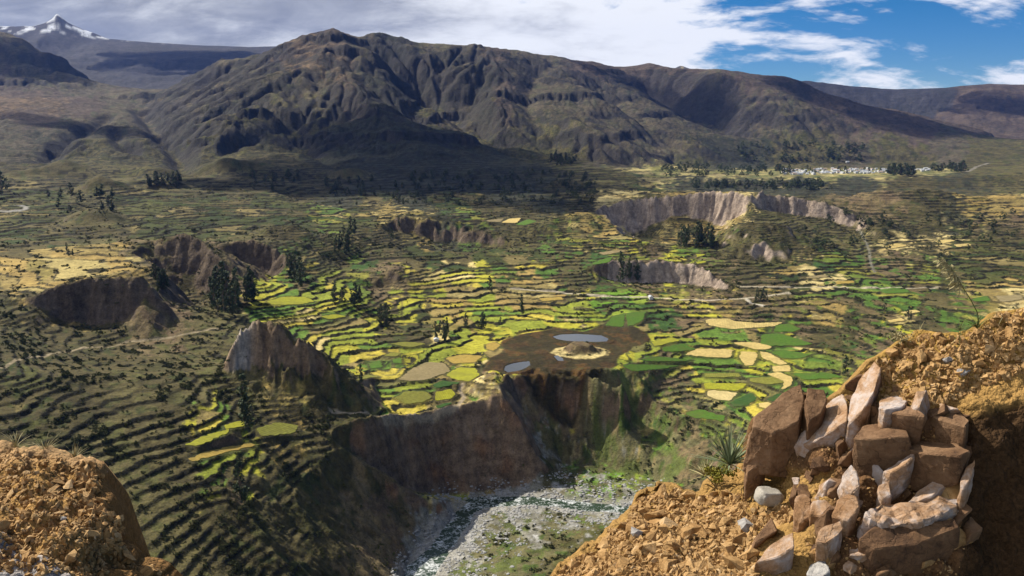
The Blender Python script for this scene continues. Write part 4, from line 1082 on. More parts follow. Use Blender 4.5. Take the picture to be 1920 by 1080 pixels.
# ------------------------------------------------------------------ plants
def leaf_material(name, c1, c2):
    m = bpy.data.materials.new(name); m.use_nodes = True
    T = NT(m.node_tree); bs = T.n['Principled BSDF']; bs.inputs['Roughness'].default_value = 0.75; bs.inputs['Specular IOR Level'].default_value = 0.2
    oi = T.node('ShaderNodeObjectInfo'); ge = T.node('ShaderNodeNewGeometry')
    n = T.noise(ge.outputs['Position'], 0.8, 3, 0.6)
    f = T.math('ADD', T.math('MULTIPLY', oi.outputs['Random'], 0.55), T.math('MULTIPLY', n, 0.5))
    T.link(T.mix(f, c1, c2), bs.inputs['Base Color'])
    return m
def plain_material(name, c, rough=0.9, var=0.3, scale=2.0):
    m = bpy.data.materials.new(name); m.use_nodes = True
    T = NT(m.node_tree); bs = T.n['Principled BSDF']; bs.inputs['Roughness'].default_value = rough; bs.inputs['Specular IOR Level'].default_value = 0.15
    ge = T.node('ShaderNodeNewGeometry'); n = T.noise(ge.outputs['Position'], scale, 4, 0.6)
    c = np.array(c); T.link(T.mix(n, tuple(c * (1 - var)), tuple(np.minimum(c * (1 + var), 1))), bs.inputs['Base Color'])
    return m
MAT_LEAF = leaf_material('eucalyptus_leaves', (.030, .050, .020), (.085, .105, .045))
MAT_BARK = plain_material('bark', (.16, .12, .085))
MAT_SHRUB = leaf_material('shrub_leaves', (.036, .042, .014), (.12, .125, .04))

def tube(bm, pts, rad, n=6):
    rings = []
    for i, p in enumerate(pts):
        p = Vector(p); d = (Vector(pts[min(i + 1, len(pts) - 1)]) - Vector(pts[max(i - 1, 0)])).normalized()
        a = d.orthogonal().normalized(); b = d.cross(a)
        rings.append([bm.verts.new(p + (a * math.cos(2 * math.pi * k / n) + b * math.sin(2 * math.pi * k / n)) * rad[i]) for k in range(n)])
    for r0, r1 in zip(rings[:-1], rings[1:]):
        for k in range(n): bm.faces.new((r0[k], r0[(k + 1) % n], r1[(k + 1) % n], r1[k]))
def limb(bm, sides, tip, h):
    """grow a limb out of the nearest free side face of the trunk"""
    tip = Vector(tip); live = [f for f in sides if f.is_valid]
    if not live: return
    f = min(live, key=lambda f: abs(f.calc_center_median().z - (h - 2.0)) + 1.2 * (f.calc_center_median() + f.normal - tip).to_2d().length)
    c = f.calc_center_median(); vs = list(f.verts); mid = c.lerp(tip, .5) - Vector((0, 0, .35)); bm.faces.remove(f)
    prev = vs
    for q, s in ((mid, .45), (tip, .12)):
        ring = [bm.verts.new(q + Vector((v.co.x - c.x, v.co.y - c.y, (v.co.z - c.z) * .12)) * s) for v in vs]
        for k in range(4): bm.faces.new((prev[k], prev[(k + 1) % 4], ring[(k + 1) % 4], ring[k]))
        prev = ring
def leaf_quads(rs, centres, radii, n, size, flat=0.8):
    """many small leaf faces spread through clumps"""
    V, F = [], []
    for c, r in zip(centres, radii):
        for _ in range(max(4, int(n * r * r))):
            d = rs.normal(size=3); d /= np.linalg.norm(d) + 1e-9
            p = np.array(c) + d * r * (rs.rand() ** 0.45) * np.array((1, 1, flat))
            nrm = d * 0.7 + rs.normal(size=3) * 0.6; nrm /= np.linalg.norm(nrm)
            a = np.cross(nrm, rs.normal(size=3)); a /= np.linalg.norm(a) + 1e-9; b = np.cross(nrm, a)
            s = size * (0.6 + 0.8 * rs.rand()); k = len(V)
            V += [p - a * s - b * s * .5, p + a * s - b * s * .6, p + a * s * .8 + b * s * .6, p - a * s * .9 + b * s * .5]
            F.append((k, k + 1, k + 2, k + 3))
    return np.array(V), np.array(F)
def tree_proto(seed, slim):
    """unit tree: 1 m high, scaled on placement"""
    rs = np.random.RandomState(seed); Ht = 20.0
    bm = bmesh.new()
    lean = rs.normal(size=2) * 0.5
    tp = [(lean[0] * (h / Ht) ** 1.5 + 0.25 * math.sin(h * .5 + seed), lean[1] * (h / Ht) ** 1.5, h) for h in np.linspace(-0.8, Ht * .93, 9)]
    tube(bm, tp, list(np.linspace(0.42, 0.07, 9)), 8); bm.normal_update(); trunk = list(bm.faces)
    cen, rad = [], []
    for k in range(15):
        f = 0.16 + 0.80 * k / 14; h = Ht * f
        w = slim * (math.sin(math.pi * min(1, f * 0.9 + 0.12)) ** 0.7) * (0.7 + 0.6 * rs.rand())
        for j in range(1 + (k % 2)):
            an = rs.rand() * 6.283
            c = (math.cos(an) * w + tp[4][0] * f, math.sin(an) * w + tp[4][1] * f, h + rs.normal() * .4)
            hb = max(h - 1.6, 0.5); hs_ = [q[2] for q in tp]; base = (float(np.interp(hb, hs_, [q[0] for q in tp])), float(np.interp(hb, hs_, [q[1] for q in tp])), hb)
            limb(bm, trunk, c, h)
            cen.append(c); rad.append((0.75 + 0.9 * rs.rand()) * (1.25 - 0.55 * f))
    cen.append((lean[0], lean[1], Ht * .96)); rad.append(0.8)
    me_t = bpy.data.meshes.new('trunk'); bm.to_mesh(me_t); bm.free(); me_t.materials.append(MAT_BARK)
    V, F = leaf_quads(rs, cen, rad, 34, 0.34, 1.15)
    me_c = mesh_np('crown', V, F, smooth=False); me_c.materials.append(MAT_LEAF)
    for me in (me_t, me_c):
        me.transform(Matrix.Scale(1 / Ht, 4))
    return me_t, me_c
TREES = [tree_proto(k, s) for k, s in ((1, 1.5), (2, 2.1), (3, 2.7), (4, 1.2), (5, 3.3))]
trng = random.Random(21)
N_TREE = [0]
def tree(px, py, hpx, label, group=None, kind=None, wide=1.0, xy=None):
    x, y = xy if xy else hit(px, py)
    z = float(sample(H, np.array(x), np.array(y)))
    dep = y * CP - z * SP; hm = hpx * dep / FPX
    k = trng.randrange(5) if kind is None else kind
    e = bpy.data.objects.new('eucalyptus_tree', None); COL.objects.link(e)
    e.empty_display_size = 2
    e.location = (x, y, z - 0.1); e.rotation_euler = (0, 0, trng.random() * 6.28)
    w = hm * wide * trng.uniform(0.9, 1.15); e.scale = (w, w, hm)
    e['label'] = label; e['category'] = 'tree'
    if group: e['group'] = group
    for nm, me in (('trunk', TREES[k][0]), ('crown', TREES[k][1])):
        o = bpy.data.objects.new(nm, me); COL.objects.link(o); o.parent = e
    N_TREE[0] += 1
def grove(x0, x1, y0, y1, n, h0, h1, label, group, wide=1.2):
    for _ in range(n):
        tree(trng.uniform(x0, x1), trng.uniform(y0, y1), trng.uniform(h0, h1), label, group, wide=wide)
tree(978, 590, 40, 'tall slim eucalyptus standing alone among the terraces above the marsh', kind=3)
tree(918, 549, 33, 'dark eucalyptus beside a low mound, left of the lone slim tree', kind=1, wide=1.3)
tree(459, 803, 108, 'very tall dark eucalyptus at the foot of the rock spire', kind=3)
tree(452, 950, 92, 'dark tall eucalyptus low on the near left slope, below the gold field', kind=0)
tree(677, 720, 38, 'dark slim eucalyptus among the yellow fields right of the rock spire', kind=0)
tree(1585, 704, 38, 'dark tree at the field edge just behind the rubble crest', kind=1, wide=1.3)
tree(1658, 592, 26, 'dark rounded tree left of a pale field on the right slope', kind=4, wide=1.3)
tree(1703, 603, 30, 'dark rounded tree right of a pale field on the right slope', kind=4, wide=1.2)
tree(1163, 531, 62, 'tall dark tree in front of the fluted cliff, beside the green field', kind=1, wide=1.0)
tree(575, 608, 14, 'small round bushy tree in the lime field behind the rock spire', kind=4, wide=1.9)
tree(1290, 806, 20, 'small slim tree in the lush fields above the gorge', kind=3)
tree(938, 612, 18, 'short tree on the terrace left of the large pond', kind=2, wide=1.5)
tree(735, 452, 26, 'small tree on the terrace left of the dark scarp', kind=2)
tree(748, 425, 22, 'single tree on the rim above the dark scarp', kind=0)
tree(788, 580, 14, 'little tree on the terraces below the jagged rock knob', kind=2, wide=1.4)
tree(1585, 490, 16, 'small tree beside a gold strip on the right terraces', kind=2)
tree(4, 372, 52, 'big dark tree at the left edge beside the curving road', kind=4, wide=1.1)
grove(288, 320, 525, 552, 9, 28, 42, 'dark eucalyptus in the clump at the top of the left rock scarp', 'trees above the left scarp')
grove(396, 446, 560, 596, 12, 55, 82, 'tall dark eucalyptus in the tight grove below the rounded hill', 'grove below the rounded hill', 1.0)
grove(450, 476, 560, 582, 6, 45, 66, 'tall dark eucalyptus at the right end of the hillside grove', 'right end of the hillside grove', 1.0)
grove(540, 576, 520, 540, 7, 36, 54, 'dark eucalyptus in the clump left of the terraces below the brown scarp', 'clump beside the brown scarp')
grove(614, 678, 562, 575, 8, 26, 46, 'dark eucalyptus in the row at the edge of the lime fields', 'row by the lime fields')
grove(625, 682, 440, 476, 12, 24, 40, 'dark tree in the wooded hollow above the centre terraces', 'wooded hollow')
grove(873, 910, 608, 620, 6, 16, 32, 'dark tree in the small clump above the marsh, left of the ponds', 'clump above the marsh')
grove(698, 728, 596, 616, 6, 20, 34, 'dark tree in the clump on the scrubby terrace', 'clump on the scrubby terrace')
grove(812, 842, 618, 642, 7, 20, 34, 'dark tree in the thicket above the yellow fields', 'thicket above the yellow fields')
grove(1276, 1346, 455, 468, 16, 28, 44, 'dark eucalyptus in the dense row under the big eroded cliff', 'row under the big cliff', 1.1)
grove(1172, 1200, 505, 532, 6, 22, 36, 'dark bushy tree on the slope left of the fluted cliff', 'trees left of the fluted cliff')
grove(1412, 1440, 558, 568, 6, 14, 26, 'dark tree by the bend of the pale road', 'trees by the road bend')
grove(1660, 1712, 322, 331, 26, 13, 22, 'dark tree in the grove at the right end of the village', 'village grove', 2.3)
grove(1748, 1810, 316, 324, 22, 11, 18, 'dark tree in the wood right of the village', 'wood right of the village', 2.3)
grove(1455, 1480, 318, 328, 9, 11, 18, 'dark tree at the left end of the village', 'trees left of the village', 2.3)
grove(1480, 1660, 318, 328, 24, 5, 10, 'small dark tree between the white village houses', 'trees among the houses', 2.3)
grove(1020, 1080, 296, 312, 16, 10, 18, 'dark tree in the row at the foot of the terraced mountain', 'row at the mountain foot', 2.3)
grove(270, 335, 338, 356, 14, 14, 24, 'dark tree in the clump on the left foreland', 'clump on the left foreland', 2.3)
grove(460, 560, 330, 356, 16, 9, 17, 'dark tree scattered on the left foreland terraces', 'trees on the left terraces', 2.3)
grove(600, 760, 340, 385, 34, 8, 16, 'dark tree in the shadowed wood below the central mountain', 'shadowed wood', 2.3)
grove(70, 250, 365, 400, 12, 10, 26, 'dark tree along the left terraces near the road', 'trees near the left road', 2.3)
grove(115, 140, 470, 482, 4, 12, 18, 'small dark tree at the edge of the golden meadow', 'trees by the golden meadow')
grove(1715, 1780, 466, 490, 8, 8, 14, 'dark bushy tree on the mound among the right terraces', 'trees on the right mound', 1.6)

# ------------------------------------------------------------------ scrub that nobody could count, instanced from one bush
def shrub_mesh():
    rs = np.random.RandomState(5)
    cen = [(rs.normal() * .35, rs.normal() * .35, .35 + .3 * rs.rand()) for _ in range(6)]
    V, F = leaf_quads(rs, cen, [0.42] * 6, 70, 0.17, 0.85)
    return mesh_np('bush', V, F, smooth=False)
def scatter_stuff(name, xy, scl, mesh, mat, zoff=-0.05, rot3=False):
    z = sample(H, xy[:, 0], xy[:, 1]) + zoff
    me = bpy.data.meshes.new(name); me.vertices.add(len(xy)); me.vertices.foreach_set('co', np.c_[xy, z].astype(np.float32).ravel())
    a = me.attributes.new('scl', 'FLOAT', 'POINT'); a.data.foreach_set('value', scl.astype(np.float32))
    o = add_obj(name, me, None, kind='stuff')
    ng = bpy.data.node_groups.new(name, 'GeometryNodeTree')
    ng.interface.new_socket('Geometry', in_out='INPUT', socket_type='NodeSocketGeometry'); ng.interface.new_socket('Geometry', in_out='OUTPUT', socket_type='NodeSocketGeometry')
    T = NT(ng); gi = T.node('NodeGroupInput'); go = T.node('NodeGroupOutput')
    # the bush itself is made inside the node tree from a mesh held by an object out of the scene
    src = bpy.data.objects.new(name + '_source', mesh)
    mesh.materials.append(mat)
    oi = T.node('GeometryNodeObjectInfo'); oi.inputs['Object'].default_value = src; oi.inputs['As Instance'].default_value = True
    ip = T.node('GeometryNodeInstanceOnPoints'); na = T.node('GeometryNodeInputNamedAttribute'); na.data_type = 'FLOAT'; na.inputs['Name'].default_value = 'scl'
    rv2 = T.node('FunctionNodeRandomValue'); rv2.data_type = 'FLOAT_VECTOR'
    rv2.inputs[0].default_value = (-3.1, -3.1, 0) if rot3 else (-.2, -.2, 0); rv2.inputs[1].default_value = (3.1, 3.1, 6.28) if rot3 else (.2, .2, 6.28)
    T.link(gi.outputs[0], ip.inputs['Points']); T.link(oi.outputs['Geometry'], ip.inputs['Instance'])
    T.link(na.outputs['Attribute'], ip.inputs['Scale']); T.link(rv2.outputs[0], ip.inputs['Rotation']); T.link(ip.outputs[0], go.inputs[0])
    md_ = o.modifiers.new('scatter', 'NODES'); md_.node_group = ng
    return o
SHR = (cls_map(SHRUB) + 0.9 * scr * (SL > 0.02)) * (1 - fmask) * (1 - 0.75 * rk) * (rd > 16) * (md < 0) * (GR > 395) * (GR < 2300)
area = GR * (AZ[1] - AZ[0]) * np.gradient(GR, axis=0)
clump = sstep(-0.12, 0.40, fbm(GX / 13, GY / 13, 3, 201)) * (0.15 + sstep(-.2, .35, fbm(GX / 60, GY / 60, 2, 202)))
pw = (SHR * (0.35 + 1.3 * RISER) + 0.5 * RISER * (GR < 1700)) * clump * area / (1 + (GR / 750.0) ** 3)
rsn = np.random.RandomState(8)
NS = 68000
pick_i = rsn.choice(pw.size, NS, p=(pw / pw.sum()).ravel())
ja = (rsn.rand(NS) - .5) * (AZ[1] - AZ[0]); jr = (rsn.rand(NS) - .5)
r_i, c_i = np.unravel_index(pick_i, pw.shape)
rr_ = RR[r_i] + jr * np.gradient(RR)[r_i]; aa_ = AZ[c_i] + ja
sxy = np.c_[rr_ * np.sin(aa_), rr_ * np.cos(aa_)]
sscl = (0.35 + 1.7 * rsn.rand(NS) ** 3.2) * np.clip(0.8 + rr_ / 2200.0, 0.8, 1.3)
scatter_stuff('scrub', sxy, sscl, shrub_mesh(), MAT_SHRUB)

# river boulders and shingle
def rock_mesh(seed, n=22, sub=0, squash=(1, .8, .6), name='stone'):
    rs = np.random.RandomState(seed); bm = bmesh.new()
    for _ in range(n):
        d = rs.normal(size=3); d /= np.linalg.norm(d); d *= (0.75 + 0.25 * rs.rand()) * np.array(squash); bm.verts.new(d)
    r = bmesh.ops.convex_hull(bm, input=bm.verts)
    bmesh.ops.delete(bm, geom=[g for g in r['geom_interior'] if isinstance(g, bmesh.types.BMVert)], context='VERTS')
    me = bpy.data.meshes.new(name); bm.to_mesh(me); bm.free(); return me
MAT_BOULDER = plain_material('river_boulder', (.30, .295, .28), 0.8, 0.35, 0.6)
bw = (H < -292) * sstep(75, 20, rd) * (rd > 2) * area * (0.2 + sstep(-.1, .4, fbm(GX / 18, GY / 18, 2, 210)))
NB = 10000
bi = rsn.choice(bw.size, NB, p=(bw / bw.sum()).ravel()); r_i, c_i = np.unravel_index(bi, bw.shape)
rr_ = RR[r_i] + (rsn.rand(NB) - .5) * np.gradient(RR)[r_i]; aa_ = AZ[c_i] + (rsn.rand(NB) - .5) * (AZ[1] - AZ[0])
bscl = 0.25 + 1.9 * rsn.rand(NB) ** 6
scatter_stuff('river_boulders', np.c_[rr_ * np.sin(aa_), rr_ * np.cos(aa_)], bscl, rock_mesh(3), MAT_BOULDER, 0.05)

FARWOOD = ((1240, 1450, 314, 332, 30, 6, 14), (760, 1120, 325, 385, 90, 5, 12), (1300, 1560, 342, 358, 40, 7, 14), (1380, 1620, 270, 305, 40, 5, 12), (1500, 1900, 400, 470, 30, 7, 15))
fw, fs = [], []
for x0, x1, y0, y1, n_, h0, h1 in FARWOOD:
    for _ in range(int(n_ * 2.2)):
        q = hit(trng.uniform(x0, x1), trng.uniform(y0, y1)); fw.append(q); fs.append(trng.uniform(h0, h1) * q[1] / FPX)
ft = TREES[2][1].copy(); ft.name = 'far_tree'; ft.materials.clear()
ft.transform(Matrix.Diagonal((2.6, 2.6, 1, 1)))
scatter_stuff('far_woodland', np.array(fw), np.array(fs), ft, MAT_LEAF)

# ------------------------------------------------------------------ village
MAT_WALL = plain_material('whitewashed_wall', (.56, .55, .53), 0.9, 0.10, 0.2)
MAT_ROOF = plain_material('metal_roof', (.42, .44, .46), 0.5, 0.18, 0.1)
MAT_TILE = plain_material('tile_roof', (.42, .30, .24), 0.8, 0.2, 0.1)
MAT_DARK = plain_material('opening', (.03, .03, .03))
def house_meshes(w, d, h, rise):
    bm = bmesh.new(); x, y = w / 2, d / 2
    b = [bm.verts.new(p) for p in ((-x, -y, -2), (x, -y, -2), (x, y, -2), (-x, y, -2))]; t = [bm.verts.new(p) for p in ((-x, -y, h), (x, -y, h), (x, y, h), (-x, y, h))]
    g = [bm.verts.new((-x, 0, h + rise * .94)), bm.verts.new((x, 0, h + rise * .94))]
    for i in range(4): bm.faces.new((b[i], b[(i + 1) % 4], t[(i + 1) % 4], t[i]))
    bm.faces.new((t[3], t[0], g[0])); bm.faces.new((t[1], t[2], g[1]))
    wl = bpy.data.meshes.new('wall'); bm.to_mesh(wl); bm.free(); wl.materials.append(MAT_WALL)
    bm = bmesh.new(); o = 0.5; k = 0.25
    pr_ = [(-y - o, h - rise * o / y), (0, h + rise), (y + o, h - rise * o / y), (y + o, h - rise * o / y - k), (0, h + rise - k), (-y - o, h - rise * o / y - k)]
    a = [bm.verts.new((-x - o, p[0], p[1] + .05)) for p in pr_]; c = [bm.verts.new((x + o, p[0], p[1] + .05)) for p in pr_]
    for i in range(6): bm.faces.new((a[i], a[(i + 1) % 6], c[(i + 1) % 6], c[i]))
    bm.faces.new(a[::-1]); bm.faces.new(c); bmesh.ops.recalc_face_normals(bm, faces=bm.faces)
    rf = bpy.data.meshes.new('roof'); bm.to_mesh(rf); bm.free()
    bm = bmesh.new()
    bmesh.ops.create_cube(bm, size=1, matrix=Matrix.Translation((0.5, -y - .02, 1.0)) @ Matrix.Diagonal((1.1, .16, 2.1, 1)))
    dr = bpy.data.meshes.new('door'); bm.to_mesh(dr); bm.free(); dr.materials.append(MAT_DARK)
    return wl, rf, dr
HOUSES = [house_meshes(12, 7, 3.4, 1.6), house_meshes(9, 6, 5.2, 1.4), house_meshes(16, 8, 3.8, 2.0), house_meshes(8, 8, 4.2, 1.8)]
hr = random.Random(77)
placed = []
def house(px, py, label, group, s=1.0, tile=False):
    x, y = hit(px, py)
    for q in placed:
        if abs(q[0] - x) < 11 and abs(q[1] - y) < 12: return False
    placed.append((x, y))
    z = float(sample(H, np.array(x), np.array(y)))
    e = bpy.data.objects.new('village_house', None); COL.objects.link(e); e.location = (x, y, z)
    e.rotation_euler = (0, 0, hr.choice((0.1, 0.1, 1.67, -0.2)) + hr.uniform(-.12, .12)); e.scale = (s,) * 3
    e['label'] = label; e['category'] = 'house'; e['group'] = group
    k = hr.randrange(4)
    for nm, me in zip(('wall', 'roof', 'door'), HOUSES[k]):
        o = bpy.data.objects.new(nm, me); COL.objects.link(o); o.parent = e
        if nm == 'roof':
            if not me.materials: me.materials.append(MAT_ROOF)
            if tile: o.material_slots[0].link = 'OBJECT'; o.material_slots[0].material = MAT_TILE
    return True
n = 0
for _ in range(900):
    if n >= 120: break
    u = hr.random()
    px = 1466 + 200 * u; py = hr.uniform(316.5, 326) + (1.5 if u < .3 else 0)
    n += house(px, py, 'small pale village house among its neighbours on the far plain', 'houses of the far village', hr.uniform(.9, 1.35), hr.random() < .16)
n = 0
for _ in range(80):
    if n >= 9: break
    n += house(hr.uniform(1706, 1746), hr.uniform(317, 322), 'pale house in the small cluster right of the village grove', 'houses right of the grove', hr.uniform(1, 1.4))
house(1589, 304.5, 'lone white house on the slope above the village', 'lone house', 1.2)
house(1220, 559, 'tiny white hut beside the pale road', 'road hut', 0.6)
house(818, 639, 'tiny white hut among the yellow fields', 'field hut', 0.7)

# ------------------------------------------------------------------ cloud that shades the middle mountains, and the air
def cloud_material():
    m = bpy.data.materials.new('cloud'); m.use_nodes = True
    T = NT(m.node_tree); T.n.clear(); out = T.node('ShaderNodeOutputMaterial')
    tr = T.node('ShaderNodeBsdfTransparent'); df = T.node('ShaderNodeBsdfTranslucent'); df.inputs[0].default_value = (.9, .9, .9, 1)
    ge = T.node('ShaderNodeNewGeometry'); n = T.noise(ge.outputs['Position'], 0.0022, 5, 0.6)
    mx = T.node('ShaderNodeMixShader'); T.link(T.ramp(n, ((0.34, 0.0), (0.60, 0.62))), mx.inputs[0])
    T.link(tr.outputs[0], mx.inputs[1]); T.link(df.outputs[0], mx.inputs[2]); T.link(mx.outputs[0], out.inputs[0])
    return m
MAT_CLOUD = cloud_material()
CLOUDS = [  # where the shade falls: photo position on the ground, half-width and half-depth in metres
 (720, 240, 520, 340), (880, 285, 480, 320), (780, 340, 460, 300), (980, 350, 400, 380), (1090, 380, 240, 240),
 (60, 120, 500, 400), (380, 110, 1400, 1200), (640, 335, 360, 260), (1300, 200, 420, 300), (1690, 225, 420, 300), (440, 345, 260, 160), (150, 240, 300, 160), (1850, 200, 600, 500)]
bm = bmesh.new(); cr = np.random.RandomState(4)
for px, py, rx, ry in CLOUDS:
    x, y = hit(px, py); z = float(sample(H, np.array(x), np.array(y)))
    h = 2500 - z; c = Vector((x, y, z)) + sd * (h / sd.z)
    for k in range(9):
        o = cr.normal(size=2) * 0.42
        r = bmesh.ops.create_icosphere(bm, subdivisions=2, radius=1)
        s = 0.45 + 0.3 * cr.rand()
        for v in r['verts']:
            w = 1 + 0.22 * mnoise.noise(v.co * 2.0 + Vector((k * 3.1, px, 0)))
            v.co = Vector((c.x + rx * (o[0] + v.co.x * s * w), c.y + ry * (o[1] + v.co.y * s * w), c.z + 140 * v.co.z * s * w))
me = bpy.data.meshes.new('cloud'); bm.to_mesh(me); bm.free()
add_obj('cloud_cover', me, MAT_CLOUD, kind='stuff')

def make_haze():
    bm = bmesh.new()
    lo, hi = Vector((-14000, -300, -420)), Vector((14000, 17000, 1900))
    bmesh.ops.create_cube(bm, size=1, matrix=Matrix.Translation((lo + hi) / 2) @ Matrix.Diagonal((*(hi - lo), 1)))
    me = bpy.data.meshes.new('haze'); bm.to_mesh(me); bm.free()
    m = bpy.data.materials.new('haze'); m.use_nodes = True; T = NT(m.node_tree); T.n.clear()
    out = T.node('ShaderNodeOutputMaterial'); v = T.node('ShaderNodeVolumePrincipled')
    v.inputs['Color'].default_value = (.14, .31, 1.0, 1); v.inputs['Density'].default_value = 1.3e-5; v.inputs['Anisotropy'].default_value = 0.1
    T.link(v.outputs[0], out.inputs['Volume'])
    add_obj('haze', me, m, kind='stuff')
HAZE = True
if HAZE: make_haze()

# ------------------------------------------------------------------ the rocky verge in front of the camera
def ray(px, py):
    u = (px - 960) / FPX; v = (py - 540) / FPX
    return Vector((u, CP - v * SP, -(SP + v * CP)))
def on_plane(px, py, p0, n):
    d = ray(px, py); return d * (p0.dot(n) / d.dot(n))
def rock_material(name, tones, scale=3.0, rough=0.85, bump=0.5, spec=0.2):
    m = bpy.data.materials.new(name); m.use_nodes = True
    T = NT(m.node_tree); bs = T.n['Principled BSDF']; bs.inputs['Roughness'].default_value = rough; bs.inputs['Specular IOR Level'].default_value = spec
    ge = T.node('ShaderNodeNewGeometry'); oi = T.node('ShaderNodeObjectInfo')
    off = T.node('ShaderNodeVectorMath'); off.operation = 'ADD'
    sc_ = T.node('ShaderNodeVectorMath'); sc_.operation = 'SCALE'; sc_.inputs[0].default_value = (37, 11, 23); T.link(oi.outputs['Random'], sc_.inputs['Scale'])
    T.link(ge.outputs['Position'], off.inputs[0]); T.link(sc_.outputs[0], off.inputs[1])
    n1 = T.noise(off.outputs[0], scale, 6, 0.62, 0.6); n2 = T.noise(off.outputs[0], scale * 7, 6, 0.7); n3 = T.noise(off.outputs[0], scale * 30, 4, 0.7)
    f = T.math('ADD', T.math('MULTIPLY', n1, 0.75), T.math('MULTIPLY', n2, 0.25))
    f = T.math('ADD', f, T.math('MULTIPLY', T.math('SUBTRACT', oi.outputs['Random'], 0.5), 0.16))
    k = len(tones)
    col = T.ramp(f, [(0.30 + 0.42 * i / (k - 1), t) for i, t in enumerate(tones)])
    v = T.math('ADD', T.math('MULTIPLY', n3, 0.7), 0.65)
    # cracks: thin dark joints that run through the stone
    wob = T.node('ShaderNodeVectorMath'); wob.operation = 'ADD'; T.link(off.outputs[0], wob.inputs[0])
    nn = T.node('ShaderNodeTexNoise'); nn.inputs['Scale'].default_value = scale * 1.5; nn.inputs['Detail'].default_value = 4; T.link(off.outputs[0], nn.inputs['Vector'])
    ws = T.node('ShaderNodeVectorMath'); ws.operation = 'SCALE'; ws.inputs['Scale'].default_value = 0.35; T.link(nn.outputs['Color'], ws.inputs[0]); T.link(ws.outputs[0], wob.inputs[1])
    vc = T.node('ShaderNodeTexVoronoi'); vc.feature = 'DISTANCE_TO_EDGE'; vc.inputs['Scale'].default_value = scale * 1.7; T.link(wob.outputs[0], vc.inputs['Vector'])
    crack = T.ramp(vc.outputs['Distance'], ((0.0, 0.0), (0.03, 1.0)))
    cm = T.ramp(n1, ((0.45, 0.0), (0.62, 1.0))); crack = T.math('MAXIMUM', crack, cm)
    v = T.math('MULTIPLY', v, T.math('ADD', T.math('MULTIPLY', crack, 0.35), 0.65))
    scl_ = T.node('ShaderNodeVectorMath'); scl_.operation = 'SCALE'; T.link(col, scl_.inputs[0]); T.link(v, scl_.inputs['Scale'])
    T.link(scl_.outputs[0], bs.inputs['Base Color'])
    h = T.math('ADD', T.math('ADD', T.math('MULTIPLY', n2, 0.06), T.math('MULTIPLY', n3, 0.016)), T.math('MULTIPLY', crack, 0.02))
    bp = T.node('ShaderNodeBump'); bp.inputs['Strength'].default_value = bump; bp.inputs['Distance'].default_value = 1.0
    T.link(h, bp.inputs['Height']); T.link(bp.outputs[0], bs.inputs['Normal'])
    return m
MAT_BLOCK = rock_material('weathered_block', ((.09, .045, .022), (.24, .13, .06), (.36, .23, .14), (.43, .36, .32), (.46, .41, .40)), 2.6)
MAT_BROWN = rock_material('brown_block', ((.055, .030, .018), (.13, .070, .035), (.20, .115, .06), (.26, .16, .09)), 2.6)
MAT_STONE = rock_material('ochre_stone', ((.18, .09, .03), (.33, .19, .072), (.45, .28, .12), (.50, .36, .21)), 3.0)
MAT_GREYST = rock_material('grey_stone', ((.22, .20, .19), (.34, .32, .30), (.46, .44, .41)), 5.0)
MAT_PALEST = rock_material('pale_boulder', ((.26, .23, .19), (.36, .33, .28), (.44, .41, .36)), 6.0, bump=0.3)
def soil_material():
    m = bpy.data.materials.new('stony_soil'); m.use_nodes = True
    T = NT(m.node_tree); bs = T.n['Principled BSDF']; bs.inputs['Roughness'].default_value = 0.95; bs.inputs['Specular IOR Level'].default_value = 0.08
    a = T.node('ShaderNodeAttribute'); a.attribute_name = 'Col'; ge = T.node('ShaderNodeNewGeometry')
    n1 = T.noise(ge.outputs['Position'], 5.0, 6, 0.7, 0.4); n2 = T.noise(ge.outputs['Position'], 28, 5, 0.7)
    vo = T.node('ShaderNodeTexVoronoi'); vo.inputs['Scale'].default_value = 26; vo.inputs['Randomness'].default_value = 1; T.link(ge.outputs['Position'], vo.inputs['Vector'])
    vo2 = T.node('ShaderNodeTexVoronoi'); vo2.inputs['Scale'].default_value = 60; T.link(ge.outputs['Position'], vo2.inputs['Vector'])
    hsv = T.node('ShaderNodeSeparateColor'); T.link(vo.outputs['Color'], hsv.inputs[0])
    v = T.math('ADD', T.math('ADD', T.math('MULTIPLY', n1, 0.9), T.math('MULTIPLY', n2, 0.5)), T.math('MULTIPLY', hsv.outputs[0], 0.45))
    v = T.math('SUBTRACT', v, -0.08)
    s = T.node('ShaderNodeVectorMath'); s.operation = 'SCALE'; T.link(a.outputs['Color'], s.inputs[0]); T.link(v, s.inputs['Scale'])
    T.link(s.outputs[0], bs.inputs['Base Color'])
    h = T.math('ADD', T.math('MULTIPLY', n1, 0.07), T.math('ADD', T.math('MULTIPLY', n2, 0.02), T.math('ADD', T.math('MULTIPLY', vo.outputs['Distance'], -0.035), T.math('MULTIPLY', vo2.outputs['Distance'], -0.012))))
    bp = T.node('ShaderNodeBump'); bp.inputs['Strength'].default_value = 0.8; bp.inputs['Distance'].default_value = 1.0
    T.link(h, bp.inputs['Height']); T.link(bp.outputs[0], bs.inputs['Normal'])
    return m
MAT_SOIL = soil_material()

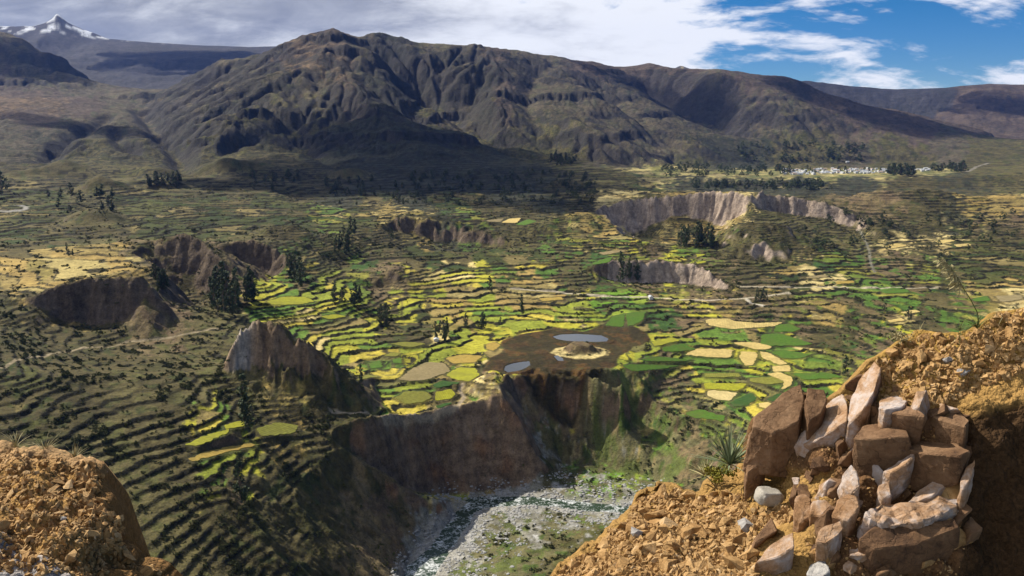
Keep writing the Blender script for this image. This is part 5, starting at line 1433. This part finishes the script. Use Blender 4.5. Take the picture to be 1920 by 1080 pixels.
def verge(name, sil, survey, x0, x1, dx, nrow, bottom, zones, rough, back=((.25, -.05), (.8, -.5), (1.8, -2.0), (4.0, -6.5))):
    """rock mass surveyed at photo positions (px, py, metres ahead); it goes on behind its crest and falls away"""
    S = np.array(survey, float)
    res = geometry.delaunay_2d_cdt([Vector((a, b)) for a, b, c in survey], [], [], 0, 1e-6)
    V2 = np.array([(v.x, v.y) for v in res[0]]); Y2 = np.array([S[o[0], 2] for o in res[3]])
    xs = np.arange(x0, x1 + .1, dx); sy = np.interp(xs, [p[0] for p in sil], [p[1] for p in sil])
    v = np.linspace(0, 1, nrow); PX = np.repeat(xs[None], nrow, 0); PY = sy[None] + (bottom - sy[None]) * v[:, None]
    YY = np.zeros(PX.shape); done = np.zeros(PX.shape, bool)
    for f in res[2]:
        (ax, ay), (bx, by), (cx, cy) = V2[list(f[:3])]
        den = (by - cy) * (ax - cx) + (cx - bx) * (ay - cy)
        if abs(den) < 1e-9: continue
        w1 = ((by - cy) * (PX - cx) + (cx - bx) * (PY - cy)) / den; w2 = ((cy - ay) * (PX - cx) + (ax - cx) * (PY - cy)) / den; w3 = 1 - w1 - w2
        m = (w1 > -1e-5) & (w2 > -1e-5) & (w3 > -1e-5)
        YY[m] = (w1 * Y2[f[0]] + w2 * Y2[f[1]] + w3 * Y2[f[2]])[m]; done |= m
    miss = np.argwhere(~done)
    for r, c in miss:
        YY[r, c] = Y2[np.argmin((V2[:, 0] - PX[r, c]) ** 2 + (V2[:, 1] - PY[r, c]) ** 2)]
    YY = blur(YY, 1.0, 1.0)
    u = (PX - 960) / FPX; vv = (PY - 540) / FPX; k = YY / (CP - vv * SP)
    P = np.stack([u * k, YY, -(SP + vv * CP) * k], -1)
    # rough it up along the surface normal
    dU = np.gradient(P, axis=1); dV = np.gradient(P, axis=0); N = np.cross(dV, dU); N /= np.linalg.norm(N, axis=-1, keepdims=True) + 1e-9
    N *= np.where((N * P).sum(-1, keepdims=True) > 0, -1, 1)
    disp = np.zeros(PX.shape)
    for r in range(nrow):
        for c in range(len(xs)):
            p = Vector(P[r, c])
            a = rough(PX[r, c], PY[r, c])
            ds, _ = mnoise.voronoi(p * 2.6); ds2, _ = mnoise.voronoi(p * 8.0)
            disp[r, c] = a * (0.16 * (ds[1] - ds[0]) - 0.05 + 0.035 * (ds2[1] - ds2[0])) + 0.05 * mnoise.fractal(p * 3.0, 1.0, 2.0, 4) + 0.012 * mnoise.fractal(p * 14.0, 1.0, 2.0, 3)
    P = P + N * disp[..., None]
    rowsP = []
    for dy, dz in back[::-1]: rowsP.append(P[0] + np.array((0.0, dy, dz)) + np.stack([P[0][:, 0] * 0.05 * dy, 0 * xs, 0.05 * dy * fbm(xs * .02 + dy, xs * 0, 3, 5)], -1))
    full = np.concatenate([np.array(rowsP), P], 0)
    cols = np.zeros(full.shape); nb = len(back)
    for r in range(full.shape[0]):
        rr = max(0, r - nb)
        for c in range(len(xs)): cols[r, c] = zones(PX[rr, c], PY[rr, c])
    n = full.shape[0]; mcount = len(xs)
    idx = np.arange(n * mcount).reshape(n, mcount)
    F = np.stack([idx[:-1, :-1], idx[1:, :-1], idx[1:, 1:], idx[:-1, 1:]], -1).reshape(-1, 4)
    cj = np.stack([blur(cols[..., k], 2, 2) for k in range(3)], -1)
    o = add_obj(name, mesh_np(name, full.reshape(-1, 3), F, cj.reshape(-1, 3)), MAT_SOIL, kind='structure')
    def lookup(px, py):
        c = np.clip((px - x0) / dx, 0, mcount - 1.01); s = np.interp(px, xs, sy); r = np.clip((py - s) / (bottom - s), 0, 1) * (nrow - 1.01)
        c0, r0 = int(c), int(r); return Vector(P[r0, c0]), Vector(N[r0, c0])
    return o, lookup, (lambda px: float(np.interp(px, xs, sy)))

SIL_R = ((1030,1092),(1060,1056),(1085,1040),(1112,1026),(1150,985),(1180,965),(1192,938),(1215,916),(1240,908),(1262,908),(1285,922),(1310,926),(1340,897),(1380,884),(1396,862),(1406,832),(1412,790),(1440,775),(1470,758),(1484,740),(1500,738),(1545,742),(1556,752),(1575,735),(1595,716),(1632,676),(1650,668),(1672,654),(1708,626),(1732,618),(1772,626),(1800,622),(1830,614),(1848,598),(1874,584),(1920,578),(1990,566),(2120,575),(2260,556),(2420,566),(2600,550))
SURV_R = [ # px, py, metres ahead
 (1030,1092,9.6),(1060,1056,10.2),(1112,1026,10.6),(1150,985,11.2),(1192,938,11.8),(1240,908,12.2),(1285,922,11.8),(1310,926,11.6),(1340,897,11.8),(1380,884,11.9),(1396,862,11.6),(1406,832,11.2),(1412,790,11.0),(1470,758,10.8),(1500,738,10.7),(1550,748,10.6),(1595,716,10.5),(1640,672,10.5),(1708,626,10.8),(1772,626,10.4),(1830,614,10.2),(1874,584,10.2),(1920,578,10.0),(1990,560,9.8),
 (1100,1110,8.9),(1250,1110,8.7),(1400,1110,8.5),(1200,1020,9.9),(1300,980,10.3),(1400,940,10.4),(1300,1060,9.2),(1400,1040,9.2),(1460,900,10.6),(1480,960,9.9),(1480,1030,9.0),
 (1420,850,10.9),(1450,820,10.7),(1480,850,10.3),(1500,900,10.0),(1560,900,9.7),(1580,800,10.2),(1640,740,10.3),(1560,760,10.5),
 (1600,860,9.8),(1600,900,9.5),(1570,960,9.2),(1520,1000,9.0),(1520,1110,8.5),(1600,1000,8.9),(1600,1110,8.4),
 (1660,760,10.0),(1720,760,9.7),(1680,690,10.4),(1750,680,10.2),(1800,660,10.1),(1700,820,9.5),(1650,840,9.7),(1660,930,9.3),(1720,900,9.3),(1780,900,9.2),(1720,950,9.1),(1800,950,8.9),(1700,1000,8.8),(1780,1010,8.75),(1700,1110,8.4),(1800,1110,8.4),
 (1800,740,9.7),(1850,700,9.9),(1900,680,9.8),(1990,660,9.6),(1810,790,9.45),(1860,750,9.5),(1920,740,9.45),(1990,740,9.4),(1830,850,9.2),(1850,800,9.3),(1920,800,9.25),(1850,900,9.1),(1920,900,9.0),(1860,1000,8.9),(1930,1000,8.8),(1860,1110,8.65),(1930,1110,8.55),(1990,1110,8.5),(1990,900,8.95),(2120,575,9.8),(2260,556,9.7),(2420,566,9.6),(2600,550,9.4),(2300,660,9.4),(2600,660,9.2),(2300,740,9.2),(2600,740,9.0),(2300,900,8.8),(2600,900,8.6),(2300,1110,8.4),(2600,1110,8.2)]
OCH, GOLD, BRN, DRK_SHADE = np.array((.31, .185, .062)), np.array((.33, .20, .055)), np.array((.14, .075, .035)), np.array((.055, .031, .015))
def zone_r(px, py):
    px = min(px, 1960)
    if px > 1805 + (py - 760) * -0.02 and py > 770 + (1860 - px) * 0.3: return DRK_SHADE  # shade of the steep right face painted into the soil colour
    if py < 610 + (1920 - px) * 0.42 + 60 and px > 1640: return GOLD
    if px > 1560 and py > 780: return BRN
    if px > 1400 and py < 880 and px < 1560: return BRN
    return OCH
def rough_r(px, py):
    if px > 1800 and py > 770: return 0.9
    if px > 1540 and py > 760: return 1.6
    if px > 1600: return 1.0
    return 0.6
VERGE_R, look_r, sil_r = verge('rocky_verge_right', SIL_R, SURV_R, 1030, 2600, 3.0, 170, 1110, zone_r, rough_r)

SIL_L = ((-760,800),(-520,822),(-360,806),(-200,828),(-70,826),(0,834),(60,843),(110,852),(150,863),(172,869),(179,900),(184,925),(195,942),(200,970),(206,1000),(214,1030),(236,1042),(252,1056),(290,1066),(311,1076),(316,1095))
SURV_L = [(-760,800,8.6),(-520,822,8.4),(-360,806,8.4),(-200,828,8.2),(-760,890,7.5),(-400,890,7.3),(-760,980,6.6),(-400,980,6.5),(-760,1110,5.6),(-400,1110,5.5),(-70,826,8.2),(0,834,8.0),(60,843,7.9),(110,852,7.8),(150,863,7.6),(172,869,7.5),(179,900,7.3),(195,942,7.0),(206,1000,6.7),(214,1030,6.6),(252,1056,6.6),(311,1076,6.6),(316,1110,6.4),
 (-70,890,7.2),(0,890,7.3),(60,890,7.3),(120,890,7.3),(150,890,7.35),(-70,980,6.4),(0,980,6.4),(80,970,6.5),(140,960,6.65),(165,1000,6.4),(170,920,7.1),(-70,1110,5.4),(0,1110,5.4),(80,1110,5.5),(150,1080,5.9),(190,1070,6.2),(230,1110,6.1),(40,860,7.5),(120,868,7.5)]
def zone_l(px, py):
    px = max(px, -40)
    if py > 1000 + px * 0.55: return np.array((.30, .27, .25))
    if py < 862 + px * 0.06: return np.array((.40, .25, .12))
    if px > 140 + (py - 870) * 0.12: return np.array((.20, .11, .04))  # right side of the bank darkened, its shade put into the colour
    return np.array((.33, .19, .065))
VERGE_L, look_l, sil_l = verge('rocky_verge_left', SIL_L, SURV_L, -760, 316, 3.0, 110, 1110, zone_l, lambda x, y: 1.1)

# --- angular blocks: the lit facet is traced, the block goes down and back from it
def block(label, poly, Y, nrm, depth, mat=None, ext=(0.05, 0.22, -1.0), seed=0, name='rock_block', amp=0.012):
    n = Vector(nrm).normalized(); Y = min(look_r(*q)[0].y for q in poly) - 0.26; kq = min(poly, key=lambda q: look_r(*q)[0].y); p0 = ray(*kq) * (Y / ray(*kq).y)
    top = [on_plane(px, py, p0, n) for px, py in poly]
    e = Vector(ext).normalized() * depth
    cen = sum(top, Vector()) / len(top)
    bm = bmesh.new(); brs = random.Random(seed * 7 + 1)
    for p in top: bm.verts.new(p); bm.verts.new(cen + (p - cen) * brs.uniform(.85, 1.3) + e * brs.uniform(.75, 1.2))
    r = bmesh.ops.convex_hull(bm, input=bm.verts)
    bmesh.ops.delete(bm, geom=[g for g in set(r['geom_interior']) | set(r['geom_unused']) if isinstance(g, bmesh.types.BMVert)], context='VERTS')
    bmesh.ops.dissolve_limit(bm, angle_limit=0.04, verts=bm.verts, edges=bm.edges)
    bmesh.ops.bevel(bm, geom=list(bm.edges), offset=0.012, segments=1, affect='EDGES', clamp_overlap=True)
    bmesh.ops.triangulate(bm, faces=bm.faces)
    for _ in range(3):
        long_ = [ed for ed in bm.edges if ed.calc_length() > 0.06]
        if long_: bmesh.ops.subdivide_edges(bm, edges=long_, cuts=1)
        bmesh.ops.triangulate(bm, faces=bm.faces)
    bm.normal_update()
    for v in bm.verts:
        q = v.co * 4.0 + Vector((seed * 3.7, 0, 0))
        v.co += v.normal * (amp * 1.5 * mnoise.noise(q) + amp * mnoise.noise(q * 3.1) + amp * .5 * mnoise.noise(q * 8))
    c = cen + e * 0.5
    for v in bm.verts: v.co -= c
    me = bpy.data.meshes.new(name); bm.to_mesh(me); bm.free()
    o = add_obj(name, me, mat or MAT_BLOCK, label=label, category='rock'); o.location = c
    return o
UPL, UPL2, UP, TOCAM = (-.62, .12, .78), (-.45, -.25, .85), (-.15, .05, 1), (-.3, -.75, .6)
block('long pale block with a big lavender facet, crest of the crag', ((1486,838),(1497,812),(1530,788),(1562,748),(1580,738),(1590,760),(1588,790),(1560,806),(1520,832)), 10.0, (-.72, -.1, .69), 0.62, seed=1)
block('tall pinkish slab leaning up to the top of the crag', ((1590,796),(1596,745),(1618,702),(1640,676),(1652,690),(1640,732),(1618,770)), 10.05, (-.80, -.05, .60), 0.75, seed=2)
block('dark brown jagged block on the left shoulder of the crag', ((1410,800),(1416,778),(1446,768),(1470,752),(1486,724),(1502,718),(1508,750),(1498,790),(1450,812)), 10.9, (-.35, -.55, .75), 0.7, MAT_BROWN, seed=3)
block('small brown block tucked beside the lavender crest block', ((1508,752),(1514,726),(1545,730),(1552,748),(1540,775),(1516,790)), 10.75, (-.3, -.6, .74), 0.55, MAT_BROWN, seed=4)
block('reddish wedge below the brown shoulder, above the spiky plant', ((1398,850),(1402,812),(1416,800),(1426,830),(1440,846),(1424,872),(1400,888)), 10.95, (-.5, -.6, .62), 0.4, MAT_BROWN, seed=5)
block('square block with a pale top in the upper middle of the crag', ((1648,764),(1650,748),(1688,738),(1702,752),(1694,762),(1660,768)), 9.75, UP, 0.42, seed=6)
block('wedge with a grey-pink top right of the square block', ((1672,774),(1694,758),(1716,762),(1736,780),(1700,778)), 9.55, (-.2, -.1, 1), 0.5, MAT_BROWN, seed=7)
block('broad dark block under a gravel ledge in the crag', ((1600,822),(1616,798),(1650,792),(1700,806),(1706,818),(1660,820),(1630,824)), 9.65, UP, 0.62, MAT_BROWN, seed=8)
block('narrow ochre-edged block at the heart of the crag', ((1604,846),(1612,838),(1622,842),(1660,884),(1652,886),(1618,850)), 9.35, (-.2, -.5, .85), 0.4, seed=9)
block('block with a bright tilted facet right of the ochre edge', ((1656,884),(1684,866),(1714,846),(1716,852),(1700,870),(1672,886)), 9.2, (-.55, .05, .83), 0.42, seed=10)
block('upright leaf-shaped slab with a rusty face in mid crag', ((1577,890),(1596,868),(1606,880),(1612,912),(1598,924),(1580,912)), 9.25, (-.72, -.45, .52), 0.3, seed=11)
block('small lavender stone block in the gravel pocket', ((1646,908),(1668,902),(1672,928),(1654,938),(1646,924)), 8.95, (-.3, -.5, .8), 0.22, seed=12)
block('wide lavender slab near the dark hollow', ((1702,940),(1716,920),(1770,894),(1774,906),(1750,930),(1722,940)), 8.85, (-.25, -.25, .93), 0.3, seed=13)
block('thin pale blade of rock beside the dark hollow', ((1798,914),(1808,880),(1828,856),(1830,866),(1818,902),(1806,918)), 8.55, (-.75, -.35, .55), 0.35, seed=14)
block('pale slab at the left foot of the crag', ((1488,972),(1490,930),(1510,924),(1520,936),(1520,968),(1500,982)), 9.35, (-.5, -.55, .66), 0.35, seed=15)
block('lilac slab between the pale slab and the pillar', ((1518,966),(1522,938),(1548,936),(1560,946),(1540,968)), 9.15, (-.3, -.4, .86), 0.35, seed=16)
block('big ochre slab with a sloping top at the bottom of the scree', ((1414,1056),(1436,1030),(1470,1004),(1488,996),(1490,1024),(1460,1044)), 8.75, (-.45, -.2, .87), 0.55, seed=17)
block('rounded grey pillar at the bottom of the crag', ((1530,1018),(1540,990),(1576,974),(1582,990),(1572,1004),(1548,1020)), 8.6, (-.3, -.35, .88), 0.8, seed=18)
block('pale rock tongue above the grey pillar', ((1560,968),(1572,936),(1590,926),(1606,930),(1612,950),(1592,976)), 8.95, (-.5, -.4, .76), 0.4, seed=19)
block('brown block edge at the upper right of the crag', ((1716,762),(1740,752),(1790,762),(1820,786),(1810,800),(1760,786)), 9.35, (-.1, -.1, 1), 0.5, MAT_BROWN, seed=20)
block('long shaded ledge block above the dark hollow', ((1700,842),(1720,826),(1790,830),(1820,846),(1800,856),(1730,850)), 9.0, UP, 0.45, MAT_BROWN, seed=21)
block('knobbly pale ledge in the lower right of the crag', ((1620,968),(1650,940),(1700,948),(1760,944),(1800,930),(1796,950),(1740,975),(1670,985)), 8.55, (-.1, -.3, .95), 0.5, seed=22, amp=.04)
block('grey block at the lower middle edge of the picture', ((1512,1076),(1520,1056),(1548,1050),(1556,1070),(1540,1086)), 8.3, UP, 0.4, MAT_GREYST, seed=23)
block('dark shattered block under the knobbly ledge', ((1610,1010),(1640,985),(1720,988),(1790,972),(1800,990),(1720,1020),(1640,1030)), 8.25, (-.1, -.5, .86), 0.7, MAT_BROWN, seed=24)
# the rest of the shattered crag
CRAGM = []
for k in range(8):
    me = rock_mesh(180 + k, 9, squash=((1, .7, .8), (1, .5, .7), (.8, .8, 1))[k % 3], name='crag_block')
    bm = bmesh.new(); bm.from_mesh(me); bmesh.ops.bevel(bm, geom=list(bm.edges), offset=0.03, segments=1, affect='EDGES')
    bmesh.ops.triangulate(bm, faces=bm.faces); bmesh.ops.subdivide_edges(bm, edges=bm.edges, cuts=2); bm.normal_update()
    for v in bm.verts: v.co += v.normal * (0.03 * mnoise.noise(v.co * 3 + Vector((k, 0, 0))) + .018 * mnoise.noise(v.co * 9))
    bm.to_mesh(me); bm.free(); CRAGM.append(me)
crs = random.Random(9)
for k in range(70):
    while True:
        px, py = crs.uniform(1405, 1830), crs.uniform(700, 1085)
        if py > sil_r(px) + 22 and py > 690 + max(0, px - 1640) * .45 and not (px < 1490 and 880 < py < 990) and not (px < 1440 and py > 900): break
    p, n = look_r(px, py); s_ = crs.uniform(.12, .32)
    o = bpy.data.objects.new('crag_block', CRAGM[k % 8]); COL.objects.link(o)
    o.location = p + Vector((0, s_ * .15, -s_ * .1)); o.scale = (s_ * crs.uniform(.8, 1.3), s_, s_ * crs.uniform(.8, 1.4)); o.rotation_euler = (crs.uniform(-.5, .5), crs.uniform(-.6, .3), crs.uniform(0, 6.28))
    if not o.data.materials: o.data.materials.append(MAT_BROWN)
    o.material_slots[0].link = 'OBJECT'; o.material_slots[0].material = crs.choice((MAT_BROWN, MAT_BROWN, MAT_BROWN, MAT_STONE, MAT_BLOCK))
    o['label'] = 'angular shattered rock wedged in the face of the crag'; o['category'] = 'rock'; o['group'] = 'shattered rocks of the crag'
# the pale rounded boulder on the scree
def boulder(label, px, py, size, Y, seed, mat, squash=(1.0, .75, .62), name='boulder'):
    bm = bmesh.new(); bmesh.ops.create_icosphere(bm, subdivisions=4, radius=1)
    for v in bm.verts:
        p = v.co.copy(); q = Vector([math.copysign(abs(c) ** 0.5, c) for c in p])
        q *= 0.86 + 0.20 * mnoise.noise(p * 1.4 + Vector((seed, 0, 0))) + 0.03 * mnoise.noise(p * 5)
        v.co = Vector((q.x * squash[0], q.y * squash[1], q.z * squash[2])) * size
    me = bpy.data.meshes.new(name); bm.to_mesh(me); bm.free()
    for f_ in me.polygons: f_.use_smooth = True
    o = add_obj(name, me, mat, label=label, category='rock'); o.location = ray(px, py) * (Y / ray(px, py).y); o.rotation_euler = (0.1, 0.12, 0.3)
    return o
boulder('smooth pale grey boulder resting on the ochre scree', 1441, 931, 0.175, 10.1, 2, MAT_PALEST)

# --- loose stones: the largest one by one, the rest as rubble
STONES = []
for k in range(9):
    me = rock_mesh(100 + k, 11, squash=((1, .75, .55), (1, .6, .45), (1, .85, .7))[k % 3]); me.materials.append(MAT_STONE); STONES.append(me)
PALEST = []
for k in range(3):
    me = rock_mesh(140 + k, 12, squash=(1, .8, .6)); me.materials.append(MAT_GREYST); PALEST.append(me)
sr = random.Random(31)
def put_stone(lookf, px, py, size, label, group, pale=False, sink=0.2):
    p, n = lookf(px, py)
    o = bpy.data.objects.new('loose_stone', sr.choice(PALEST if pale else STONES)); COL.objects.link(o)
    o.location = p + Vector((0, 0, size * sink)) ; s = size * sr.uniform(.85, 1.15); o.scale = (s, s, s)
    o.rotation_euler = (sr.uniform(-.7, .7), sr.uniform(-.7, .7), sr.uniform(0, 6.28))
    o['label'] = label; o['category'] = 'stone'; o['group'] = group
def scree_pos():
    while True:
        px = sr.uniform(1040, 1490); py = sr.uniform(925, 1090)
        if py > sil_r(px) + 8 and not (px > 1400 and 895 < py < 955) and not (px > 1420 and py > 985) : return px, py
def gold_pos():
    while True:
        px = sr.uniform(1640, 2120); py = sr.uniform(570, 760)
        if sil_r(px) + 6 < py < 640 + max(1920 - px, 0) * 0.36 + 60: return px, py
def left_pos():
    while True:
        px = sr.uniform(-120, 205); py = sr.uniform(835, 1080)
        if py > sil_l(px) + 10: return px, py
for _ in range(135):
    px, py = scree_pos(); put_stone(look_r, px, py, 0.075 + 0.12 * sr.random() ** 2, 'angular ochre stone in the loose scree below the crag', 'stones of the scree', sr.random() < .02)
for a in ((1075,1062,.13),(1130,1045,.14),(1305,1003,.19),(1228,972,.17),(1258,955,.12),(1290,940,.13),(1330,985,.14),(1345,1000,.12),(1190,1035,.15),(1395,1000,.13),(1210,930,.13),(1270,1040,.13),(1365,930,.16),(1380,950,.12),(1415,915,.2)):
    put_stone(look_r, a[0], a[1], a[2], 'big angular tan stone lying on the scree', 'big scree stones')
for _ in range(80):
    px, py = gold_pos(); put_stone(look_r, px, py, 0.05 + 0.10 * sr.random() ** 2, 'ochre stone in the rubble on top of the crag', 'stones of the crag top', sr.random() < .03)
for _ in range(60):
    px, py = left_pos(); put_stone(look_l, px, py, 0.035 + 0.07 * sr.random() ** 2, 'ochre stone in the earth bank at the left', 'stones of the left bank', sr.random() < .03)
for a in ((15,925,.10),(110,955,.08),(240,1045,.1),(135,1045,.08),(280,1072,.1),(60,1010,.07)):
    put_stone(look_l, a[0], a[1], a[2], 'big angular stone on the left earth bank', 'big stones of the left bank')
def scatter_xyz(name, pts, scl, mesh, mat):
    o = scatter_stuff(name, np.array([(p[0], p[1]) for p in pts]), np.array(scl), mesh, mat, rot3=True)
    o.data.vertices.foreach_set('co', np.array(pts, np.float32).ravel()); o.data.update()
pts, scl = [], []
for _ in range(420):
    py = sr.uniform(868, 1075); px = float(np.interp(py, [q[1] for q in SIL_L[5:]], [q[0] for q in SIL_L[5:]])) - sr.uniform(0, 30)
    p, n = look_l(px, py); pts.append(p); scl.append(0.02 + 0.06 * sr.random() ** 2)
for _ in range(6000):
    px, py = scree_pos(); p, n = look_r(px, py); pts.append(p); scl.append(0.025 + 0.06 * sr.random() ** 2)
for _ in range(4000):
    px, py = gold_pos(); p, n = look_r(px, py); pts.append(p); scl.append(0.014 + 0.06 * sr.random() ** 2)
for _ in range(3800):
    px, py = left_pos(); p, n = look_l(px, py); pts.append(p); scl.append(0.013 + 0.035 * sr.random() ** 2)
for _ in range(1200):
    px = sr.uniform(1400, 1800); py = sr.uniform(780, 1090)
    p, n = look_r(px, py); pts.append(p); scl.append(0.010 + 0.03 * sr.random() ** 2)
scatter_xyz('rubble', pts, scl, rock_mesh(160, 9, squash=(1, .7, .55)), MAT_STONE)

# --- plants on the verge
MAT_AGAVE = leaf_material('spiky_leaves', (.10, .13, .07), (.20, .24, .13)); MAT_DRY = leaf_material('dry_grass', (.24, .20, .09), (.42, .36, .19)); MAT_GRASS = leaf_material('green_grass', (.09, .11, .03), (.17, .18, .06))
MAT_YELLOW = leaf_material('yellow_bush', (.14, .14, .02), (.34, .28, .03))
def blade_mesh(length, width, droop, name='leaf', n=7):
    bm = bmesh.new(); rows_ = []
    for i in range(n):
        t = i / (n - 1); w = width * (1 - t ** 1.6) * (0.55 + 0.45 * min(1, t * 5)) + 0.0008
        x = length * t; z = -droop * t * t * length
        rows_.append([bm.verts.new((x, -w, z + w * .45)), bm.verts.new((x, 0, z)), bm.verts.new((x, w, z + w * .45))])
    for a, b in zip(rows_[:-1], rows_[1:]):
        for k in (0, 1): bm.faces.new((a[k], a[k + 1], b[k + 1], b[k]))
    me = bpy.data.meshes.new(name); bm.to_mesh(me); bm.free(); return me
def rosette(name, label, cat, px, py, Y, n, length, width, droop, mat, elev=(0.15, 1.35), seed=0, part='leaf'):
    r = random.Random(seed); e = bpy.data.objects.new(name, None); COL.objects.link(e)
    e.location = ray(px, py) * (Y / ray(px, py).y); e['label'] = label; e['category'] = cat; e.empty_display_size = .1
    ms = [blade_mesh(length * s, width, droop * d, part) for s, d in ((1, 1), (.8, .6), (.9, 1.5))]
    for m_ in ms: m_.materials.append(mat)
    for k in range(n):
        o = bpy.data.objects.new(part, r.choice(ms)); COL.objects.link(o); o.parent = e
        o.rotation_euler = (r.uniform(-.3, .3), -r.uniform(*elev), r.uniform(0, 6.283)); s = r.uniform(.75, 1.1); o.scale = (s, s, s)
    return e
rosette('spiky_plant', 'dark green spiky rosette plant beside the reddish wedge', 'plant', 1368, 872, 11.3, 56, 0.62, 0.018, 0.10, MAT_AGAVE, seed=1)
rosette('spiky_plant', 'grey spiky rosette plant at the left end of the plant clump', 'plant', 1322, 893, 11.6, 38, 0.36, 0.011, 0.10, MAT_DRY, (0.05, 1.0), seed=2)
def bush(label, px, py, Y, size, mat, seed, n=260, name='low_bush'):
    rs = np.random.RandomState(seed); cen = [(rs.normal() * size * .5, rs.normal() * size * .4, size * (.2 + .5 * rs.rand())) for _ in range(8)]
    V, F = leaf_quads(rs, cen, [size * .42] * 8, n / (8 * (size * .42) ** 2), size * 0.07, 0.9)
    me = mesh_np('foliage', V, F, smooth=False)
    e = bpy.data.objects.new(name, None); COL.objects.link(e); e.location = ray(px, py) * (Y / ray(px, py).y); e['label'] = label; e['category'] = 'bush'
    add_obj('foliage', me, mat, e)
    bm = bmesh.new()
    c0 = Vector((0, 0, -size * .2)); tube(bm, [c0, Vector((0.01, 0, size * .4))], [size * .04, size * .015], 5)
    ms = bpy.data.meshes.new('stem'); bm.to_mesh(ms); bm.free(); add_obj('stem', ms, MAT_BARK, e)
bush('yellow-green leafy bush under the spiky plants', 1348, 900, 11.4, 0.22, MAT_YELLOW, 3, 500)
bush('small yellow flowering bush in the hollow of the crag', 1462, 836, 10.55, 0.13, MAT_YELLOW, 4, 300)
bush('dry twiggy bush at the foot of the grass on the crag top', 1690, 640, 10.7, 0.15, MAT_DRY, 5, 300)
# tall grass with a drooping seed head
def plume_grass():
    e = rosette('plume_grass', 'tall grass tuft with a drooping seed head on the crag top', 'grass', 1832, 616, 10.1, 34, 0.32, 0.006, 0.75, MAT_GRASS, (0.5, 1.4), seed=7, part='blade')
    base = e.location
    pts = [ray(px, py) * (10.1 / ray(px, py).y) - base for px, py in ((1836, 614), (1832, 585), (1820, 562), (1806, 540), (1796, 522), (1782, 500), (1768, 484))]
    bm = bmesh.new(); tube(bm, pts, [.008, .007, .006, .005, .004, .003, .002], 5)
    me = bpy.data.meshes.new('stalk'); bm.to_mesh(me); bm.free(); add_obj('stalk', me, MAT_GRASS, e)
    rs = np.random.RandomState(9); V, F = [], []
    for k in range(420):
        t = rs.rand(); i = 3 + t * 2.99; a = pts[int(i)].lerp(pts[int(i) + 1], i - int(i))
        d = Vector((rs.normal() * .5 - .35, rs.normal() * .4, -rs.rand() * .9 + .25)) * 0.085 * (1.3 - .5 * t)
        p = a + d * rs.rand(); q = p + d * .5 + Vector((0, 0, -.012)); s = Vector((rs.normal(), rs.normal(), rs.normal())).normalized() * .006
        j = len(V); V += [p - s, p + s, q + s, q - s]; F.append((j, j + 1, j + 2, j + 3))
    add_obj('seed_head', mesh_np('seed_head', np.array(V), np.array(F), smooth=False), MAT_DRY, e)
plume_grass()
for k, (px, py, Y, lb) in enumerate(((1800, 620, 10.4, 'short arching green grass tuft left of the tall plume'), (1880, 596, 10.2, 'thin dry grass tuft right of the tall plume'), (1722, 632, 10.8, 'dry grass tuft at the left end of the crag crest'))):
    rosette('grass_tuft', lb, 'grass', px, py, Y, 26, 0.24, 0.004, 0.8, MAT_GRASS if k == 0 else MAT_DRY, (0.3, 1.4), seed=20 + k, part='blade')
for k, (px, py, lb) in enumerate(((30, 842, 'dry grass tuft at the left end of the earth bank crest'), (85, 850, 'dry grass tuft in the middle of the earth bank crest'), (140, 862, 'dry grass tuft at the right end of the earth bank crest'))):
    rosette('grass_tuft', lb, 'grass', px, py, 7.95, 40, 0.20, 0.003, 0.4, MAT_DRY, (0.4, 1.5), seed=30 + k, part='blade')
